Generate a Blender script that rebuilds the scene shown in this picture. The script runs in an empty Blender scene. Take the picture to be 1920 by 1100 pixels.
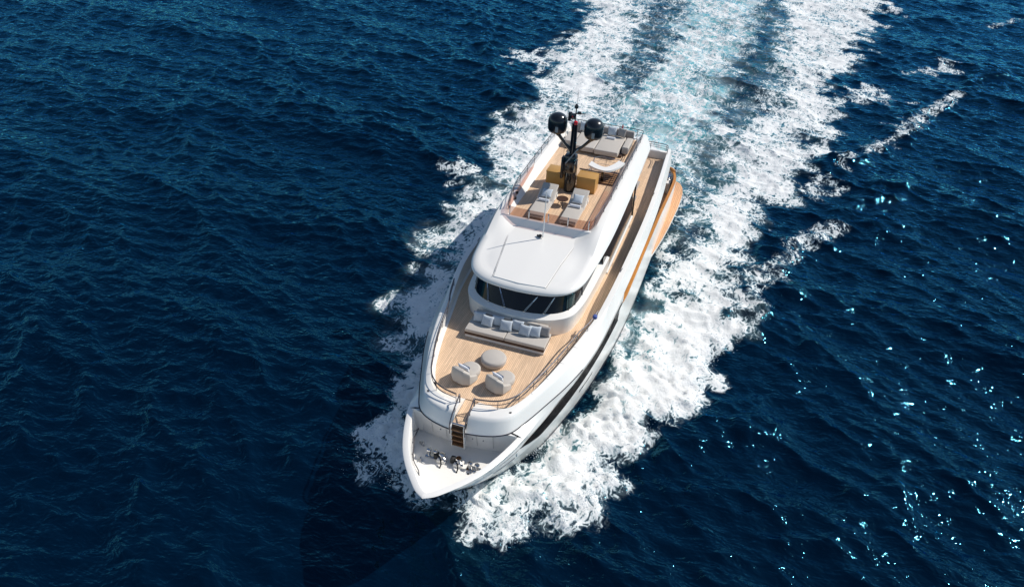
import bpy, bmesh, math, random
import numpy as np
from mathutils import Vector, Matrix
random.seed(7)
PI = math.pi
scene = bpy.context.scene

# ------------------------------------------------------------------ camera
def setup_camera():
    f, cx, cy, cz, yaw, pit, roll = 1.50029, 20.58103, 9.51378, 30.17903, 3.4333, 0.59365, 0.05838
    fw = Vector((math.cos(pit)*math.cos(yaw), math.cos(pit)*math.sin(yaw), -math.sin(pit)))
    r = fw.cross(Vector((0, 0, 1))).normalized(); u = r.cross(fw)
    r2 = r*math.cos(roll)+u*math.sin(roll); u2 = -r*math.sin(roll)+u*math.cos(roll)
    cd = bpy.data.cameras.new('camera'); cam = bpy.data.objects.new('camera', cd)
    scene.collection.objects.link(cam)
    m = Matrix((r2, u2, -fw)).transposed().to_4x4(); m.translation = (cx, cy, cz)
    cam.matrix_world = m
    cd.sensor_width = 36; cd.lens = f*1000/1920*36; cd.clip_start = 0.5; cd.clip_end = 9000
    scene.camera = cam
setup_camera()

# ------------------------------------------------------------------ world and sun
SUN = Vector((-0.60, 0.82, 1.0)).normalized()          # direction towards the sun
w = bpy.data.worlds.new('World'); scene.world = w; w.use_nodes = True
nt = w.node_tree; bg = nt.nodes['Background']
sky = nt.nodes.new('ShaderNodeTexSky'); sky.sky_type = 'NISHITA'; sky.sun_disc = False
sky.ozone_density = 1.6; sky.dust_density = 0.2; sky.air_density = 1.0; sky.sun_elevation = math.asin(SUN.z); sky.sun_rotation = math.atan2(SUN.x, SUN.y)
nt.links.new(sky.outputs[0], bg.inputs[0]); bg.inputs[1].default_value = 0.10
sl = bpy.data.lights.new('sun', 'SUN'); sl.energy = 4.4; sl.angle = math.radians(0.5); sl.color = (1.0, 0.95, 0.88)
so = bpy.data.objects.new('sun', sl); scene.collection.objects.link(so)
so.rotation_euler = SUN.to_track_quat('Z', 'Y').to_euler(); so.location = (0, 0, 60)
scene.view_settings.view_transform = 'Standard'; scene.view_settings.look = 'None'
scene.view_settings.exposure = 0.0; scene.view_settings.gamma = 1.0; scene.view_settings.use_curve_mapping = False

# ------------------------------------------------------------------ materials
def node(nt, t, **kw):
    n = nt.nodes.new(t)
    for k, v in kw.items(): setattr(n, k, v)
    return n
def mat(name, col, rough=0.5, metal=0.0, spec=0.5, coat=0.0, var=0.0, vscale=2.0, bump=0.0, bscale=60.0, coord='Object'):
    m = bpy.data.materials.new(name); m.use_nodes = True
    t = m.node_tree; b = t.nodes['Principled BSDF']
    b.inputs['Base Color'].default_value = (*col, 1); b.inputs['Roughness'].default_value = rough
    b.inputs['Metallic'].default_value = metal; b.inputs['Specular IOR Level'].default_value = spec
    b.inputs['Coat Weight'].default_value = coat; b.inputs['Coat Roughness'].default_value = 0.08
    tc = node(t, 'ShaderNodeTexCoord')
    if var > 0:
        n = node(t, 'ShaderNodeTexNoise'); n.inputs['Scale'].default_value = vscale; n.inputs['Detail'].default_value = 6
        t.links.new(tc.outputs[coord], n.inputs['Vector'])
        mx = node(t, 'ShaderNodeMix', data_type='RGBA'); t.links.new(n.outputs['Fac'], mx.inputs[0])
        mx.inputs[6].default_value = (*[c*(1-var) for c in col], 1); mx.inputs[7].default_value = (*[min(1, c*(1+var)) for c in col], 1)
        t.links.new(mx.outputs[2], b.inputs['Base Color'])
        mr = node(t, 'ShaderNodeMapRange'); mr.inputs[3].default_value = rough*0.8; mr.inputs[4].default_value = min(1, rough*1.25)
        t.links.new(n.outputs['Fac'], mr.inputs[0]); t.links.new(mr.outputs[0], b.inputs['Roughness'])
    if bump > 0:
        n = node(t, 'ShaderNodeTexNoise'); n.inputs['Scale'].default_value = bscale; n.inputs['Detail'].default_value = 4
        t.links.new(tc.outputs[coord], n.inputs['Vector'])
        bp = node(t, 'ShaderNodeBump'); bp.inputs['Strength'].default_value = bump; bp.inputs['Distance'].default_value = 0.02
        t.links.new(n.outputs['Fac'], bp.inputs['Height']); t.links.new(bp.outputs[0], b.inputs['Normal'])
    return m
M = {}
M['gel'] = mat('white_gelcoat', (0.84, 0.82, 0.775), 0.22, var=0.02, vscale=0.8)
M['gel_deck'] = mat('white_nonskid', (0.82, 0.80, 0.755), 0.55, var=0.03, vscale=3, bump=0.2, bscale=90)
M['groove'] = mat('dark_groove', (0.02, 0.022, 0.035), 0.4)
M['seam'] = mat('panel_seam', (0.42, 0.41, 0.39), 0.6)
M['glass'] = mat('tinted_glass', (0.004, 0.005, 0.010), 0.045, spec=0.28)
M['pane'] = mat('clearer_glass', (0.045, 0.065, 0.06), 0.05, spec=0.7)
M['glass_hull'] = mat('hull_glass', (0.006, 0.006, 0.007), 0.06, spec=0.04)
M['glass_hull'].node_tree.nodes['Principled BSDF'].inputs['IOR'].default_value = 1.12
M['steel'] = mat('polished_steel', (0.55, 0.56, 0.58), 0.2, metal=1.0)
M['rail'] = mat('brushed_rail', (0.15, 0.14, 0.15), 0.38, metal=0.8)
M['black'] = mat('black_gloss', (0.008, 0.008, 0.009), 0.16, coat=0.6)
M['dome'] = mat('dome_black', (0.010, 0.013, 0.017), 0.24, coat=0.3)
M['cush'] = mat('taupe_fabric', (0.50, 0.46, 0.41), 0.9, var=0.05, vscale=4, bump=0.35, bscale=140)
M['cush_dk'] = mat('grey_fabric', (0.34, 0.315, 0.30), 0.9, var=0.05, vscale=4, bump=0.35, bscale=140)
M['pillow'] = mat('pale_blue_grey_fabric', (0.50, 0.55, 0.60), 0.9, var=0.05, vscale=5, bump=0.4, bscale=90)
M['towel'] = mat('white_towel', (0.78, 0.79, 0.82), 0.95, bump=0.5, bscale=160)
M['navy'] = mat('navy_fabric', (0.05, 0.08, 0.14), 0.9)
M['dkwood'] = mat('dark_wood', (0.06, 0.028, 0.016), 0.45, var=0.25, vscale=8)
M['bronze'] = mat('bronze_panel', (0.50, 0.27, 0.07), 0.42, coat=0.1, var=0.05, vscale=3)
M['rubber'] = mat('black_rubber', (0.02, 0.02, 0.02), 0.7)
M['chrome'] = mat('chrome', (0.6, 0.6, 0.6), 0.12, metal=1.0)
M['red'] = mat('red_lens', (0.6, 0.02, 0.03), 0.25, coat=0.5)
M['grey'] = mat('grey_sticker', (0.30, 0.31, 0.31), 0.6)
M['blue'] = mat('blue_cloth', (0.06, 0.10, 0.32), 0.8)

def teak(name, col, seam=(0.055, 0.032, 0.018), pitch=0.085, sw=0.17, axis=1, rough=0.6):
    m = bpy.data.materials.new(name); m.use_nodes = True
    t = m.node_tree; b = t.nodes['Principled BSDF']; b.inputs['Roughness'].default_value = rough
    L = t.links.new
    tc = node(t, 'ShaderNodeTexCoord'); sp = node(t, 'ShaderNodeSeparateXYZ'); L(tc.outputs['Object'], sp.inputs[0])
    d = node(t, 'ShaderNodeMath', operation='DIVIDE'); L(sp.outputs[axis], d.inputs[0]); d.inputs[1].default_value = pitch
    fr = node(t, 'ShaderNodeMath', operation='FRACT'); L(d.outputs[0], fr.inputs[0])
    fl = node(t, 'ShaderNodeMath', operation='FLOOR'); L(d.outputs[0], fl.inputs[0])
    # butt joints along the plank, shifted per plank
    wn = node(t, 'ShaderNodeTexWhiteNoise', noise_dimensions='1D'); L(fl.outputs[0], wn.inputs['W'])
    al = node(t, 'ShaderNodeMath', operation='DIVIDE'); L(sp.outputs[1-axis], al.inputs[0]); al.inputs[1].default_value = 2.3
    ad = node(t, 'ShaderNodeMath', operation='ADD'); L(al.outputs[0], ad.inputs[0]); L(wn.outputs['Value'], ad.inputs[1])
    fl2 = node(t, 'ShaderNodeMath', operation='FLOOR'); L(ad.outputs[0], fl2.inputs[0])
    cb = node(t, 'ShaderNodeCombineXYZ'); L(fl.outputs[0], cb.inputs[0]); L(fl2.outputs[0], cb.inputs[1])
    wn2 = node(t, 'ShaderNodeTexWhiteNoise', noise_dimensions='3D'); L(cb.outputs[0], wn2.inputs['Vector'])
    mp = node(t, 'ShaderNodeMapping'); L(tc.outputs['Object'], mp.inputs[0])
    mp.inputs['Scale'].default_value = (1.2, 14, 1.2) if axis == 1 else (14, 1.2, 1.2)
    ns = node(t, 'ShaderNodeTexNoise'); ns.inputs['Scale'].default_value = 2.0; ns.inputs['Detail'].default_value = 8; L(mp.outputs[0], ns.inputs['Vector'])
    big = node(t, 'ShaderNodeTexNoise'); big.inputs['Scale'].default_value = 0.6; big.inputs['Detail'].default_value = 3; L(tc.outputs['Object'], big.inputs['Vector'])
    a1 = node(t, 'ShaderNodeMath', operation='MULTIPLY_ADD'); L(wn2.outputs['Value'], a1.inputs[0]); a1.inputs[1].default_value = 0.42; L(ns.outputs['Fac'], a1.inputs[2])
    a2 = node(t, 'ShaderNodeMath', operation='MULTIPLY_ADD'); L(big.outputs['Fac'], a2.inputs[0]); a2.inputs[1].default_value = 0.5; L(a1.outputs[0], a2.inputs[2])
    rmp = node(t, 'ShaderNodeMapRange'); L(a2.outputs[0], rmp.inputs[0]); rmp.inputs[1].default_value = 0.45; rmp.inputs[2].default_value = 1.5
    mx = node(t, 'ShaderNodeMix', data_type='RGBA'); L(rmp.outputs[0], mx.inputs[0])
    mx.inputs[6].default_value = (*[c*0.72 for c in col], 1); mx.inputs[7].default_value = (*[min(1, c*1.28) for c in col], 1)
    lt = node(t, 'ShaderNodeMath', operation='LESS_THAN'); L(fr.outputs[0], lt.inputs[0]); lt.inputs[1].default_value = sw
    mx2 = node(t, 'ShaderNodeMix', data_type='RGBA'); L(lt.outputs[0], mx2.inputs[0]); L(mx.outputs[2], mx2.inputs[6]); mx2.inputs[7].default_value = (*seam, 1)
    L(mx2.outputs[2], b.inputs['Base Color'])
    return m
M['teak'] = teak('teak_deck', (0.75, 0.53, 0.345), seam=(0.42, 0.26, 0.15))
M['teak_side'] = teak('teak_side_deck', (0.68, 0.46, 0.30), seam=(0.25, 0.13, 0.07))
M['teak_cap'] = teak('teak_cap', (0.56, 0.23, 0.045), seam=(0.35, 0.13, 0.03), pitch=0.14, sw=0.08, rough=0.4)
M['teak_fold'] = teak('teak_fold', (0.72, 0.40, 0.20), seam=(0.42, 0.19, 0.08), pitch=0.13, sw=0.13, rough=0.4)
M['teak_step'] = teak('teak_step', (0.30, 0.15, 0.06), pitch=0.07)

def clear_tint(name, col, alpha):
    m = bpy.data.materials.new(name); m.use_nodes = True
    t = m.node_tree; out = t.nodes['Material Output']; b = t.nodes['Principled BSDF']
    b.inputs['Base Color'].default_value = (*col, 1); b.inputs['Roughness'].default_value = 0.05
    tr = node(t, 'ShaderNodeBsdfTransparent'); tr.inputs[0].default_value = (0.92, 0.72, 0.66, 1)
    mx = node(t, 'ShaderNodeMixShader'); mx.inputs[0].default_value = alpha
    t.links.new(tr.outputs[0], mx.inputs[1]); t.links.new(b.outputs[0], mx.inputs[2]); t.links.new(mx.outputs[0], out.inputs[0])
    return m
M['screen'] = clear_tint('bronze_tinted_glass', (0.10, 0.045, 0.035), 0.42)
M['clear'] = clear_tint('clear_glass', (0.2, 0.2, 0.22), 0.15)

# ------------------------------------------------------------------ object helpers
def link(name, me, parent=None, mat=None, smooth=True, angle=38):
    if mat is not None:
        for mm in (mat if isinstance(mat, (list, tuple)) else [mat]): me.materials.append(mm)
    if smooth:
        me.polygons.foreach_set('use_smooth', [True]*len(me.polygons))
        me.set_sharp_from_angle(angle=math.radians(angle))
    o = bpy.data.objects.new(name, me); scene.collection.objects.link(o)
    if parent is not None: o.parent = parent
    return o
def bobj(name, bm, mat, parent=None, smooth=True, angle=38, recalc=True):
    if recalc: bmesh.ops.recalc_face_normals(bm, faces=bm.faces)
    me = bpy.data.meshes.new(name); bm.to_mesh(me); bm.free()
    return link(name, me, parent, mat, smooth, angle)
def thing(name, label, cat, loc=(0, 0, 0), rz=0, group=None):
    o = bpy.data.objects.new(name, None); scene.collection.objects.link(o); o.empty_display_size = 0.3
    o.location = loc; o.rotation_euler = (0, 0, rz); tag(o, label, cat, group); return o
def tag(o, label, cat, group=None):
    o['label'] = label; o['category'] = cat
    if group: o['group'] = group
    return o
def dup(o, parent=None):
    c = o.copy(); scene.collection.objects.link(c)
    if parent is not None: c.parent = parent
    for ch in list(o.children): dup(ch, c)
    return c
def box(bm, c, s, bev=0.0, rot=None, seg=2, mi=0):
    r = bmesh.ops.create_cube(bm, size=1.0); vs = r['verts']
    bmesh.ops.scale(bm, vec=s, verts=vs)
    if bev > 0:
        es = list({e for v in vs for e in v.link_edges})
        rb = bmesh.ops.bevel(bm, geom=es, offset=min(bev, min(s)*0.48), segments=seg, affect='EDGES', profile=0.5)
        vs = list({v for v in rb['verts']} | {v for v in vs if v.is_valid})
    if rot is not None: bmesh.ops.rotate(bm, cent=(0, 0, 0), matrix=rot, verts=vs)
    bmesh.ops.translate(bm, vec=c, verts=vs)
    for f in {f for v in vs for f in v.link_faces}: f.material_index = mi
    return vs
def RX(a): return Matrix.Rotation(a, 3, 'X')
def RY(a): return Matrix.Rotation(a, 3, 'Y')
def RZ(a): return Matrix.Rotation(a, 3, 'Z')
def tube(bm, pts, r, seg=8, cap=True, rs=None):
    pts = [Vector(p) for p in pts]; rings = []
    up = None
    for i, p in enumerate(pts):
        d = (pts[min(i+1, len(pts)-1)]-pts[max(i-1, 0)]).normalized()
        if up is None: up = Vector((0, 0, 1)) if abs(d.z) < 0.9 else Vector((1, 0, 0))
        s = d.cross(up).normalized(); up = s.cross(d).normalized()
        rr = rs[i] if rs else r
        rings.append([bm.verts.new(p+(s*math.cos(2*PI*k/seg)+up*math.sin(2*PI*k/seg))*rr) for k in range(seg)])
    for a, b in zip(rings, rings[1:]):
        for k in range(seg): bm.faces.new((a[k], a[(k+1) % seg], b[(k+1) % seg], b[k]))
    if cap: bm.faces.new(rings[0][::-1]); bm.faces.new(rings[-1])
def lathe(bm, prof, c=(0, 0, 0), seg=24, sx=1, sy=1):
    c = Vector(c); rings = []
    for r, z in prof:
        if r < 1e-5: rings.append([bm.verts.new(c+Vector((0, 0, z)))])
        else: rings.append([bm.verts.new(c+Vector((r*sx*math.cos(2*PI*k/seg), r*sy*math.sin(2*PI*k/seg), z))) for k in range(seg)])
    for a, b in zip(rings, rings[1:]):
        for k in range(seg):
            q = (k+1) % seg
            if len(a) == 1 and len(b) == 1: continue
            if len(a) == 1: bm.faces.new((a[0], b[k], b[q]))
            elif len(b) == 1: bm.faces.new((a[k], a[q], b[0]))
            else: bm.faces.new((a[k], a[q], b[q], b[k]))
    if len(rings[0]) > 1: bm.faces.new(rings[0][::-1])
    if len(rings[-1]) > 1: bm.faces.new(rings[-1])
def cr(P, n=6):
    P = [np.array(p, float) for p in P]; out = []
    Q = [2*P[0]-P[1]]+P+[2*P[-1]-P[-2]]
    for i in range(1, len(Q)-2):
        p0, p1, p2, p3 = Q[i-1:i+3]
        l = [max(np.linalg.norm(b-a), 1e-4)**0.5 for a, b in ((p0, p1), (p1, p2), (p2, p3))]
        m1 = (p1-p0)/l[0]-(p2-p0)/(l[0]+l[1])+(p2-p1)/l[1]; m2 = (p2-p1)/l[1]-(p3-p1)/(l[1]+l[2])+(p3-p2)/l[2]
        m1 *= l[1]; m2 *= l[1]
        for k in range(n):
            t = k/n; h = (2*t**3-3*t*t+1, t**3-2*t*t+t, -2*t**3+3*t*t, t**3-t*t)
            out.append(h[0]*p1+h[1]*m1+h[2]*p2+h[3]*m2)
    out.append(P[-1]); return np.array(out)
def yl(tab, x):            # linear interpolation in a table of (x, v, ...) with x falling
    a = np.array(sorted(tab)); return [float(np.interp(x, a[:, 0], a[:, k])) for k in range(1, a.shape[1])]
def ys(tab, xs):           # smooth interpolation of a table by x
    c = cr([(t[0], t[1]) for t in tab], 12); o = np.argsort(c[:, 0]); return np.interp(xs, c[o, 0], c[o, 1])
def loft(bm, lines, mirror=True, mi=0, flip=False):
    lines = [np.array(l) for l in lines]
    for s in ((1, -1) if mirror else (1,)):
        V = [[bm.verts.new((p[0], p[1]*s, p[2])) for p in l] for l in lines]
        for a, b in zip(V, V[1:]):
            for i in range(len(a)-1):
                q = [a[i], a[i+1], b[i+1], b[i]]
                if s < 0: q.reverse()
                qq = []
                for v in q:
                    if all((v.co-w_.co).length > 1e-6 for w_ in qq): qq.append(v)
                if len(qq) > 2:
                    f = bm.faces.new(qq); f.material_index = mi
    bmesh.ops.remove_doubles(bm, verts=bm.verts, dist=1e-4)
def ribbon_fill(bm, line, z=None, mirror=True, mi=0):
    """flat sheet between a half outline and its mirror image"""
    L = [(p[0], p[1], p[2] if z is None else z) for p in line]
    if mirror: loft(bm, [L, [(p[0], -p[1], p[2]) for p in L]], mirror=False, mi=mi)

yacht = thing('motor_yacht', 'large white motor yacht under way with teak decks, dark glass and black mast', 'yacht')

# ------------------------------------------------------------------ planform lines (x forward, bow tip at 0, y to port, z up)
ST = [   # groove (x,y,z), crest outer, crest inner, deck edge (x,y)
 ((-3.95, 0, 4.82), (-4.38, 0, 5.5), (-5.0, 0, 5.60), (-5.7, 0)),
 ((-4.10, 1.0, 4.82), (-4.48, 1.0, 5.5), (-5.05, .9, 5.60), (-5.7, .8)),
 ((-4.38, 1.75, 4.82), (-4.66, 1.62, 5.5), (-5.20, 1.4, 5.60), (-5.68, 1.3)),
 ((-4.75, 2.20, 4.82), (-4.98, 2.05, 5.5), (-5.50, 1.85, 5.61), (-5.85, 1.75)),
 ((-5.60, 2.62, 4.84), (-5.7, 2.42, 5.52), (-5.95, 2.17, 5.63), (-6.15, 2.1)),
 ((-7.2, 3.22, 4.86), (-7.2, 2.95, 5.58), (-7.2, 2.66, 5.68), (-7.2, 2.6)),
 ((-8.8, 3.78, 4.9), (-8.8, 3.42, 5.62), (-8.8, 3.06, 5.7), (-8.8, 3.02)),
 ((-10.5, 4.22, 4.95), (-10.5, 3.8, 5.64), (-10.5, 3.4, 5.72), (-10.5, 3.36)),
 ((-12.4, 4.5, 5.05), (-12.4, 4.1, 5.68), (-12.4, 3.74, 5.76), (-12.4, 3.7)),
 ((-13.6, 4.58, 5.1), (-13.6, 4.28, 5.86), (-13.6, 3.96, 5.92), (-13.6, 3.92)),
 ((-15.4, 4.66, 5.15), (-15.4, 4.45, 6.2), (-15.4, 4.16, 6.22), (-15.4, 4.12)),
 ((-20, 4.78, 5.2), (-20, 4.58, 6.2), (-20, 4.29, 6.22), (-20, 4.27)),
 ((-25, 4.82, 5.2), (-25, 4.63, 6.2), (-25, 4.34, 6.22), (-25, 4.32)),
 ((-30, 4.72, 5.2), (-30, 4.52, 6.2), (-30, 4.23, 6.22), (-30, 4.2)),
 ((-34.5, 4.48, 5.22), (-34.5, 4.3, 6.2), (-34.5, 4.05, 6.22), (-34.5, 4.03)),
 ((-36.6, 4.3, 5.25), (-36.55, 4.15, 6.1), (-36.4, 3.92, 6.12), (-36.4, 3.9))]
ZD = 5.24
G = cr([s[0] for s in ST]); CO = cr([s[1] for s in ST]); CI = cr([s[2] for s in ST]); DE = cr([(*s[3], ZD) for s in ST])

# ---- hull shell
def line_x(x0, x1=-37.6, n=110, p=1.7):
    u = np.linspace(0, 1, n)**p; return x0+(x1-x0)*u
def hull_line(x0, tab, z):
    xs = line_x(x0); yy = ys([(x0, 0)]+tab, xs); yy[0] = 0
    zz = np.full(len(xs), z) if not callable(z) else np.array([z(x) for x in xs])
    return np.stack([xs, yy, zz], 1)
capz = lambda x: float(np.interp(x, [-17.6, -8, -6.2, -4.8, 0], [4.5, 4.42, 4.46, 4.62, 4.62]))
H0 = hull_line(-6.6, [(-8, .6), (-10, 1.8), (-14, 2.9), (-20, 3.6), (-30, 3.8), (-37.6, 3.6)], -1.3)
H1 = hull_line(-5.0, [(-5.5, .4), (-6.5, 1.2), (-9, 2.5), (-12, 3.35), (-16, 4.05), (-21, 4.5), (-30, 4.6), (-37.6, 4.35)], 0.0)
H2 = hull_line(-3.2, [(-3.5, .65), (-4.4, 1.35), (-6, 2.2), (-9, 3.25), (-12, 3.95), (-16, 4.45), (-21, 4.80), (-27, 4.92), (-33, 4.95), (-36, 4.88), (-37.6, 4.5)], 2.0)
H3 = hull_line(-2.1, [(-2.25, .5), (-2.7, 1.2), (-3.6, 1.95), (-5.9, 2.92), (-7.2, 3.27), (-9.2, 3.69), (-11.3, 4.04), (-14, 4.36), (-17.7, 4.62), (-25, 4.80), (-30, 4.90), (-34, 4.99), (-36, 4.97), (-37.0, 4.8), (-37.6, 4.5)], 3.3)
H4 = hull_line(-0.9, [(-1.05, .42), (-1.45, .98), (-2.3, 1.62), (-3.6, 2.22), (-5.0, 2.70), (-6.85, 3.22), (-8.6, 3.60), (-10.5, 3.94), (-12.8, 4.26), (-15.5, 4.44), (-17.7, 4.66), (-25, 4.78), (-30, 4.86), (-34, 4.97), (-36, 4.97), (-37.0, 4.8), (-37.6, 4.5)], lambda x: float(np.interp(x, [-19, -17.6, -12, 0], [3.95, 4.2, 4.15, 4.0])))
H5 = hull_line(0.0, [(-.25, .42), (-.69, .84), (-1.45, 1.45), (-2.27, 1.95), (-3.4, 2.42), (-4.82, 2.84), (-6.2, 3.06), (-7.2, 3.30), (-8.8, 3.76), (-10.5, 4.12), (-12.4, 4.42), (-14.5, 4.58), (-17.6, 4.72), (-37.6, 4.72)], capz)
bm = bmesh.new()
loft(bm, [H0, H1, H2, H3, H4])
# H4->H5 only forward of x=-17.6
k5 = int(np.argmin(np.abs(H5[:, 0]+17.5)))
H5f = H5[:k5+1]; H4f = np.array([[p[0], 0, 0] for p in H5f])
a4 = H4[:, 0][::-1]
u5 = np.linspace(0, 1, len(H5f))**1.0
xs4 = H4[0, 0]+(H5f[:, 0])*(H5f[-1, 0]-H4[0, 0])/H5f[-1, 0]
H4f = np.stack([xs4, np.interp(xs4, a4, H4[::-1, 1]), np.interp(xs4, a4, H4[::-1, 2])], 1)
loft(bm, [H4f+np.array([0, .002, 0]), H5f])
# end wall of the closed topsides where the main side deck opens
e4, e5 = H4f[-1], H5f[-1]
for s in (1, -1):
    bm.faces.new([bm.verts.new((e4[0], y*s, z)) for y, z in ((e4[1], e4[2]), (e5[1], e5[2]), (4.4, 5.0), (3.9, 5.0), (3.9, 2.7), (4.5, 2.7))])
# transom
bm.faces.new([bm.verts.new((-37.6, y, z)) for y, z in ((3.6, -1.3), (4.35, 0), (4.5, 2.0), (4.52, 3.3), (4.52, 3.95), (-4.52, 3.95), (-4.52, 3.3), (-4.5, 2.0), (-4.35, 0), (-3.6, -1.3))])
hull = bobj('hull', bm, M['gel'], yacht, angle=50)
# shoulder from cap outer to groove, x -4.7 .. -17.5
bm = bmesh.new()
xsS = np.linspace(-4.82, -17.5, 60)
o5 = H5[::-1]; gi = G[(G[:, 0] < -4.75)]; gi = gi[np.argsort(gi[:, 0])]
sO = np.stack([xsS, np.interp(xsS, o5[:, 0], o5[:, 1]), np.interp(xsS, o5[:, 0], o5[:, 2])], 1)
sG = np.stack([xsS, np.interp(xsS, gi[:, 0], gi[:, 1])-.006, np.interp(xsS, gi[:, 0], gi[:, 2])-.012], 1)
sM = (sO+sG)/2; sM[:, 2] += 0.03
loft(bm, [sO, sM, sG])
bobj('hull_shoulder', bm, M['gel'], yacht, angle=50)

# ---- bulwark cap round the mooring well + well walls and mooring deck
bm = bmesh.new()
xc = -4.9*np.linspace(0, 1, 40)**1.5
co = np.stack([xc, np.interp(xc, o5[:, 0], o5[:, 1]), np.interp(xc, o5[:, 0], o5[:, 2])], 1)
def inset(line, d, dz=0.0):
    L = np.array(line, float); out = []
    for i in range(len(L)):
        t = L[min(i+1, len(L)-1)]-L[max(i-1, 0)]
        if i == 0: n = np.array([-1.0, 0])
        else: n = np.array([t[1], -t[0]]); n = n/np.linalg.norm(n); n = n if n[1] < 0 else -n
        k = d if i else d*2.2
        out.append((L[i][0]+n[0]*k, max(0.0, L[i][1]+n[1]*k), L[i][2]+dz))
    return np.array(out)
ci1 = inset(co, 0.035, 0.03); ci2 = inset(co, 0.27, 0.035); ci3 = inset(co, 0.31, 0.0); ci4 = inset(co, 0.46, 0)
cap_end = 4.64
ci3[:, 2] = capz(0)-0.03; ci4[:, 2] = np.interp(ci4[:, 0], [-3.0, -1.0], [3.47, 4.12])
loft(bm, [co, ci1, ci2, ci3, ci4])
bobj('bow_bulwark', bm, M['gel'], yacht, angle=50)
bm = bmesh.new()
ZM = 3.45
ribbon_fill(bm, [(p[0], p[1], p[2]-.02) for p in ci4]+[(-5.2, 2.6, ZM)])
bobj('mooring_deck', bm, M['gel_deck'], yacht)
# bulkhead under the groove, slightly recessed
bm = bmesh.new()
bt = [(-4.2, 0), (-4.33, 1.0), (-4.5, 1.72), (-4.62, 2.15), (-4.66, 2.55)]
bb = [(-4.55, 0), (-4.62, 1.0), (-4.72, 1.72), (-4.8, 2.15), (-4.8, 2.6)]
top = cr([(x, y, 4.79) for x, y in bt]); bot = cr([(x, y, ZM-.02) for x, y in bb])
loft(bm, [top, bot])
gl_ = G[:19]; tt_ = np.linspace(0, 18, len(top)); lipi = np.stack([np.interp(tt_, range(19), gl_[:, k]) for k in range(3)], 1); lipi[:, 2] = 4.79
loft(bm, [lipi, top])
bobj('bulkhead', bm, M['gel'], yacht)
for q in (1, -1):
    bm = bmesh.new(); box(bm, (-4.90, 2.27*q, 4.06), (.40, .46, 1.12), .03); bobj('bulkhead_corner', bm, M['gel'], yacht)
# ---- groove line
bm = bmesh.new()
gv = [(p[0]+.012, p[1]+.012, p[2]-.004) for p in G if p[0] > -10.4]
tube(bm, [(p[0], -p[1], p[2]) for p in gv[::-1]]+gv[1:], 0.028, 6)
bobj('accent_groove', bm, M['groove'], yacht)
# ---- coaming: fascia, crest, inner wall; leaves a gap for the ladder
def coaming(name, sel, gap=False):
    bm = bmesh.new()
    def arc(a, b, bulge, n=4):
        out = []
        for k in range(1, n):
            t = k/n; m = a*(1-t)+b*t; m = m.copy(); m[:, 2] += bulge*4*t*(1-t); out.append(m)
        return out
    g, c1, c2, d = G[sel], CO[sel], CI[sel], DE[sel]
    g2 = g*0.25+c1*0.75; g2[:, 2] = g[:, 2]*.2+c1[:, 2]*.8; g2[:, :2] = g[:, :2]*.22+c1[:, :2]*.78
    c1b = c1*0.82+c2*0.18; c1b[:, 2] = c1[:, 2]*.5+c2[:, 2]*.5
    c2b = c2.copy(); c2b[:, 2] -= 0.05; c2b[:, :2] = c2[:, :2]*.9+d[:, :2]*.1
    return bm, [g, g2, c1, c1b, c2, c2b, d]
bm, L = coaming('c', slice(0, None))
# ladder cut: the first stations near the centre line are dropped between y -0.5 and 0.2
def cutline(l, y):       # start the half line at the given y
    l = np.array(l); i = int(np.argmax(l[:, 1] > y)); t = (y-l[i-1, 1])/(l[i, 1]-l[i-1, 1])
    p = l[i-1]*(1-t)+l[i]*t; return np.vstack([p[None], l[i:]])
def resamp(l, n=100):
    l = np.array(l); d = np.r_[0, np.cumsum(np.linalg.norm(np.diff(l, axis=0), axis=1))]
    # keep station density by index
    t = np.linspace(0, len(l)-1, n); return np.stack([np.interp(t, range(len(l)), l[:, k]) for k in range(3)], 1)
bmc = bmesh.new()
YP, YS = 0.33, 0.33
for s, y0 in ((1, YP), (-1, YS)):
    LL = [cutline(l, y0) for l in L]
    n = max(len(l) for l in LL); LL = [np.vstack([l[:1], l[len(l)-(n-1):]]) if len(l) >= n else np.vstack([np.repeat(l[:1], n-len(l)+0, 0), l]) for l in LL]
    loft(bmc, [[(p[0], p[1]*s, p[2]) for p in l] for l in LL], mirror=False)
    # cheek beside the ladder gap
    c = [l[0] for l in LL]
    vs = [bmc.verts.new((p[0], y0*s, p[2])) for p in c]+[bmc.verts.new((-5.7, y0*s, 5.2)), bmc.verts.new((-4.3, y0*s, 4.6))]
    bmc.faces.new(vs)
bobj('coaming', bmc, M['gel'], yacht, angle=45)

# ---- fore deck and side decks of teak
bm = bmesh.new()
dl = [(-4.25, 0, 0)]
mid = [p for p in DE]
loft(bm, [[(p[0], p[1]-.10 if i > 3 else p[1], ZD) for i, p in enumerate(mid)], [(p[0], 0, ZD) for p in mid]])
bmesh.ops.remove_doubles(bm, verts=bm.verts, dist=1e-3)
# gangway tongue
vs = [bm.verts.new(v) for v in ((-5.72, YP-.02, ZD), (-5.72, -YS+.02, ZD), (-3.99, -YS+.02, ZD), (-3.99, YP-.02, ZD))]
bm.faces.new(vs)
bobj('upper_teak_deck', bm, M['teak'], yacht, smooth=False)
bm = bmesh.new()      # white waterway margin
m1 = DE.copy(); m1[:, 2] = ZD+.006; m2 = DE.copy(); m2[:, 1] -= 0.13; m2[:, 2] = ZD+.006
sel = DE[:, 0] < -6.2
loft(bm, [m1[sel], m2[sel]])
bobj('waterway', bm, M['gel'], yacht)
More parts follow.
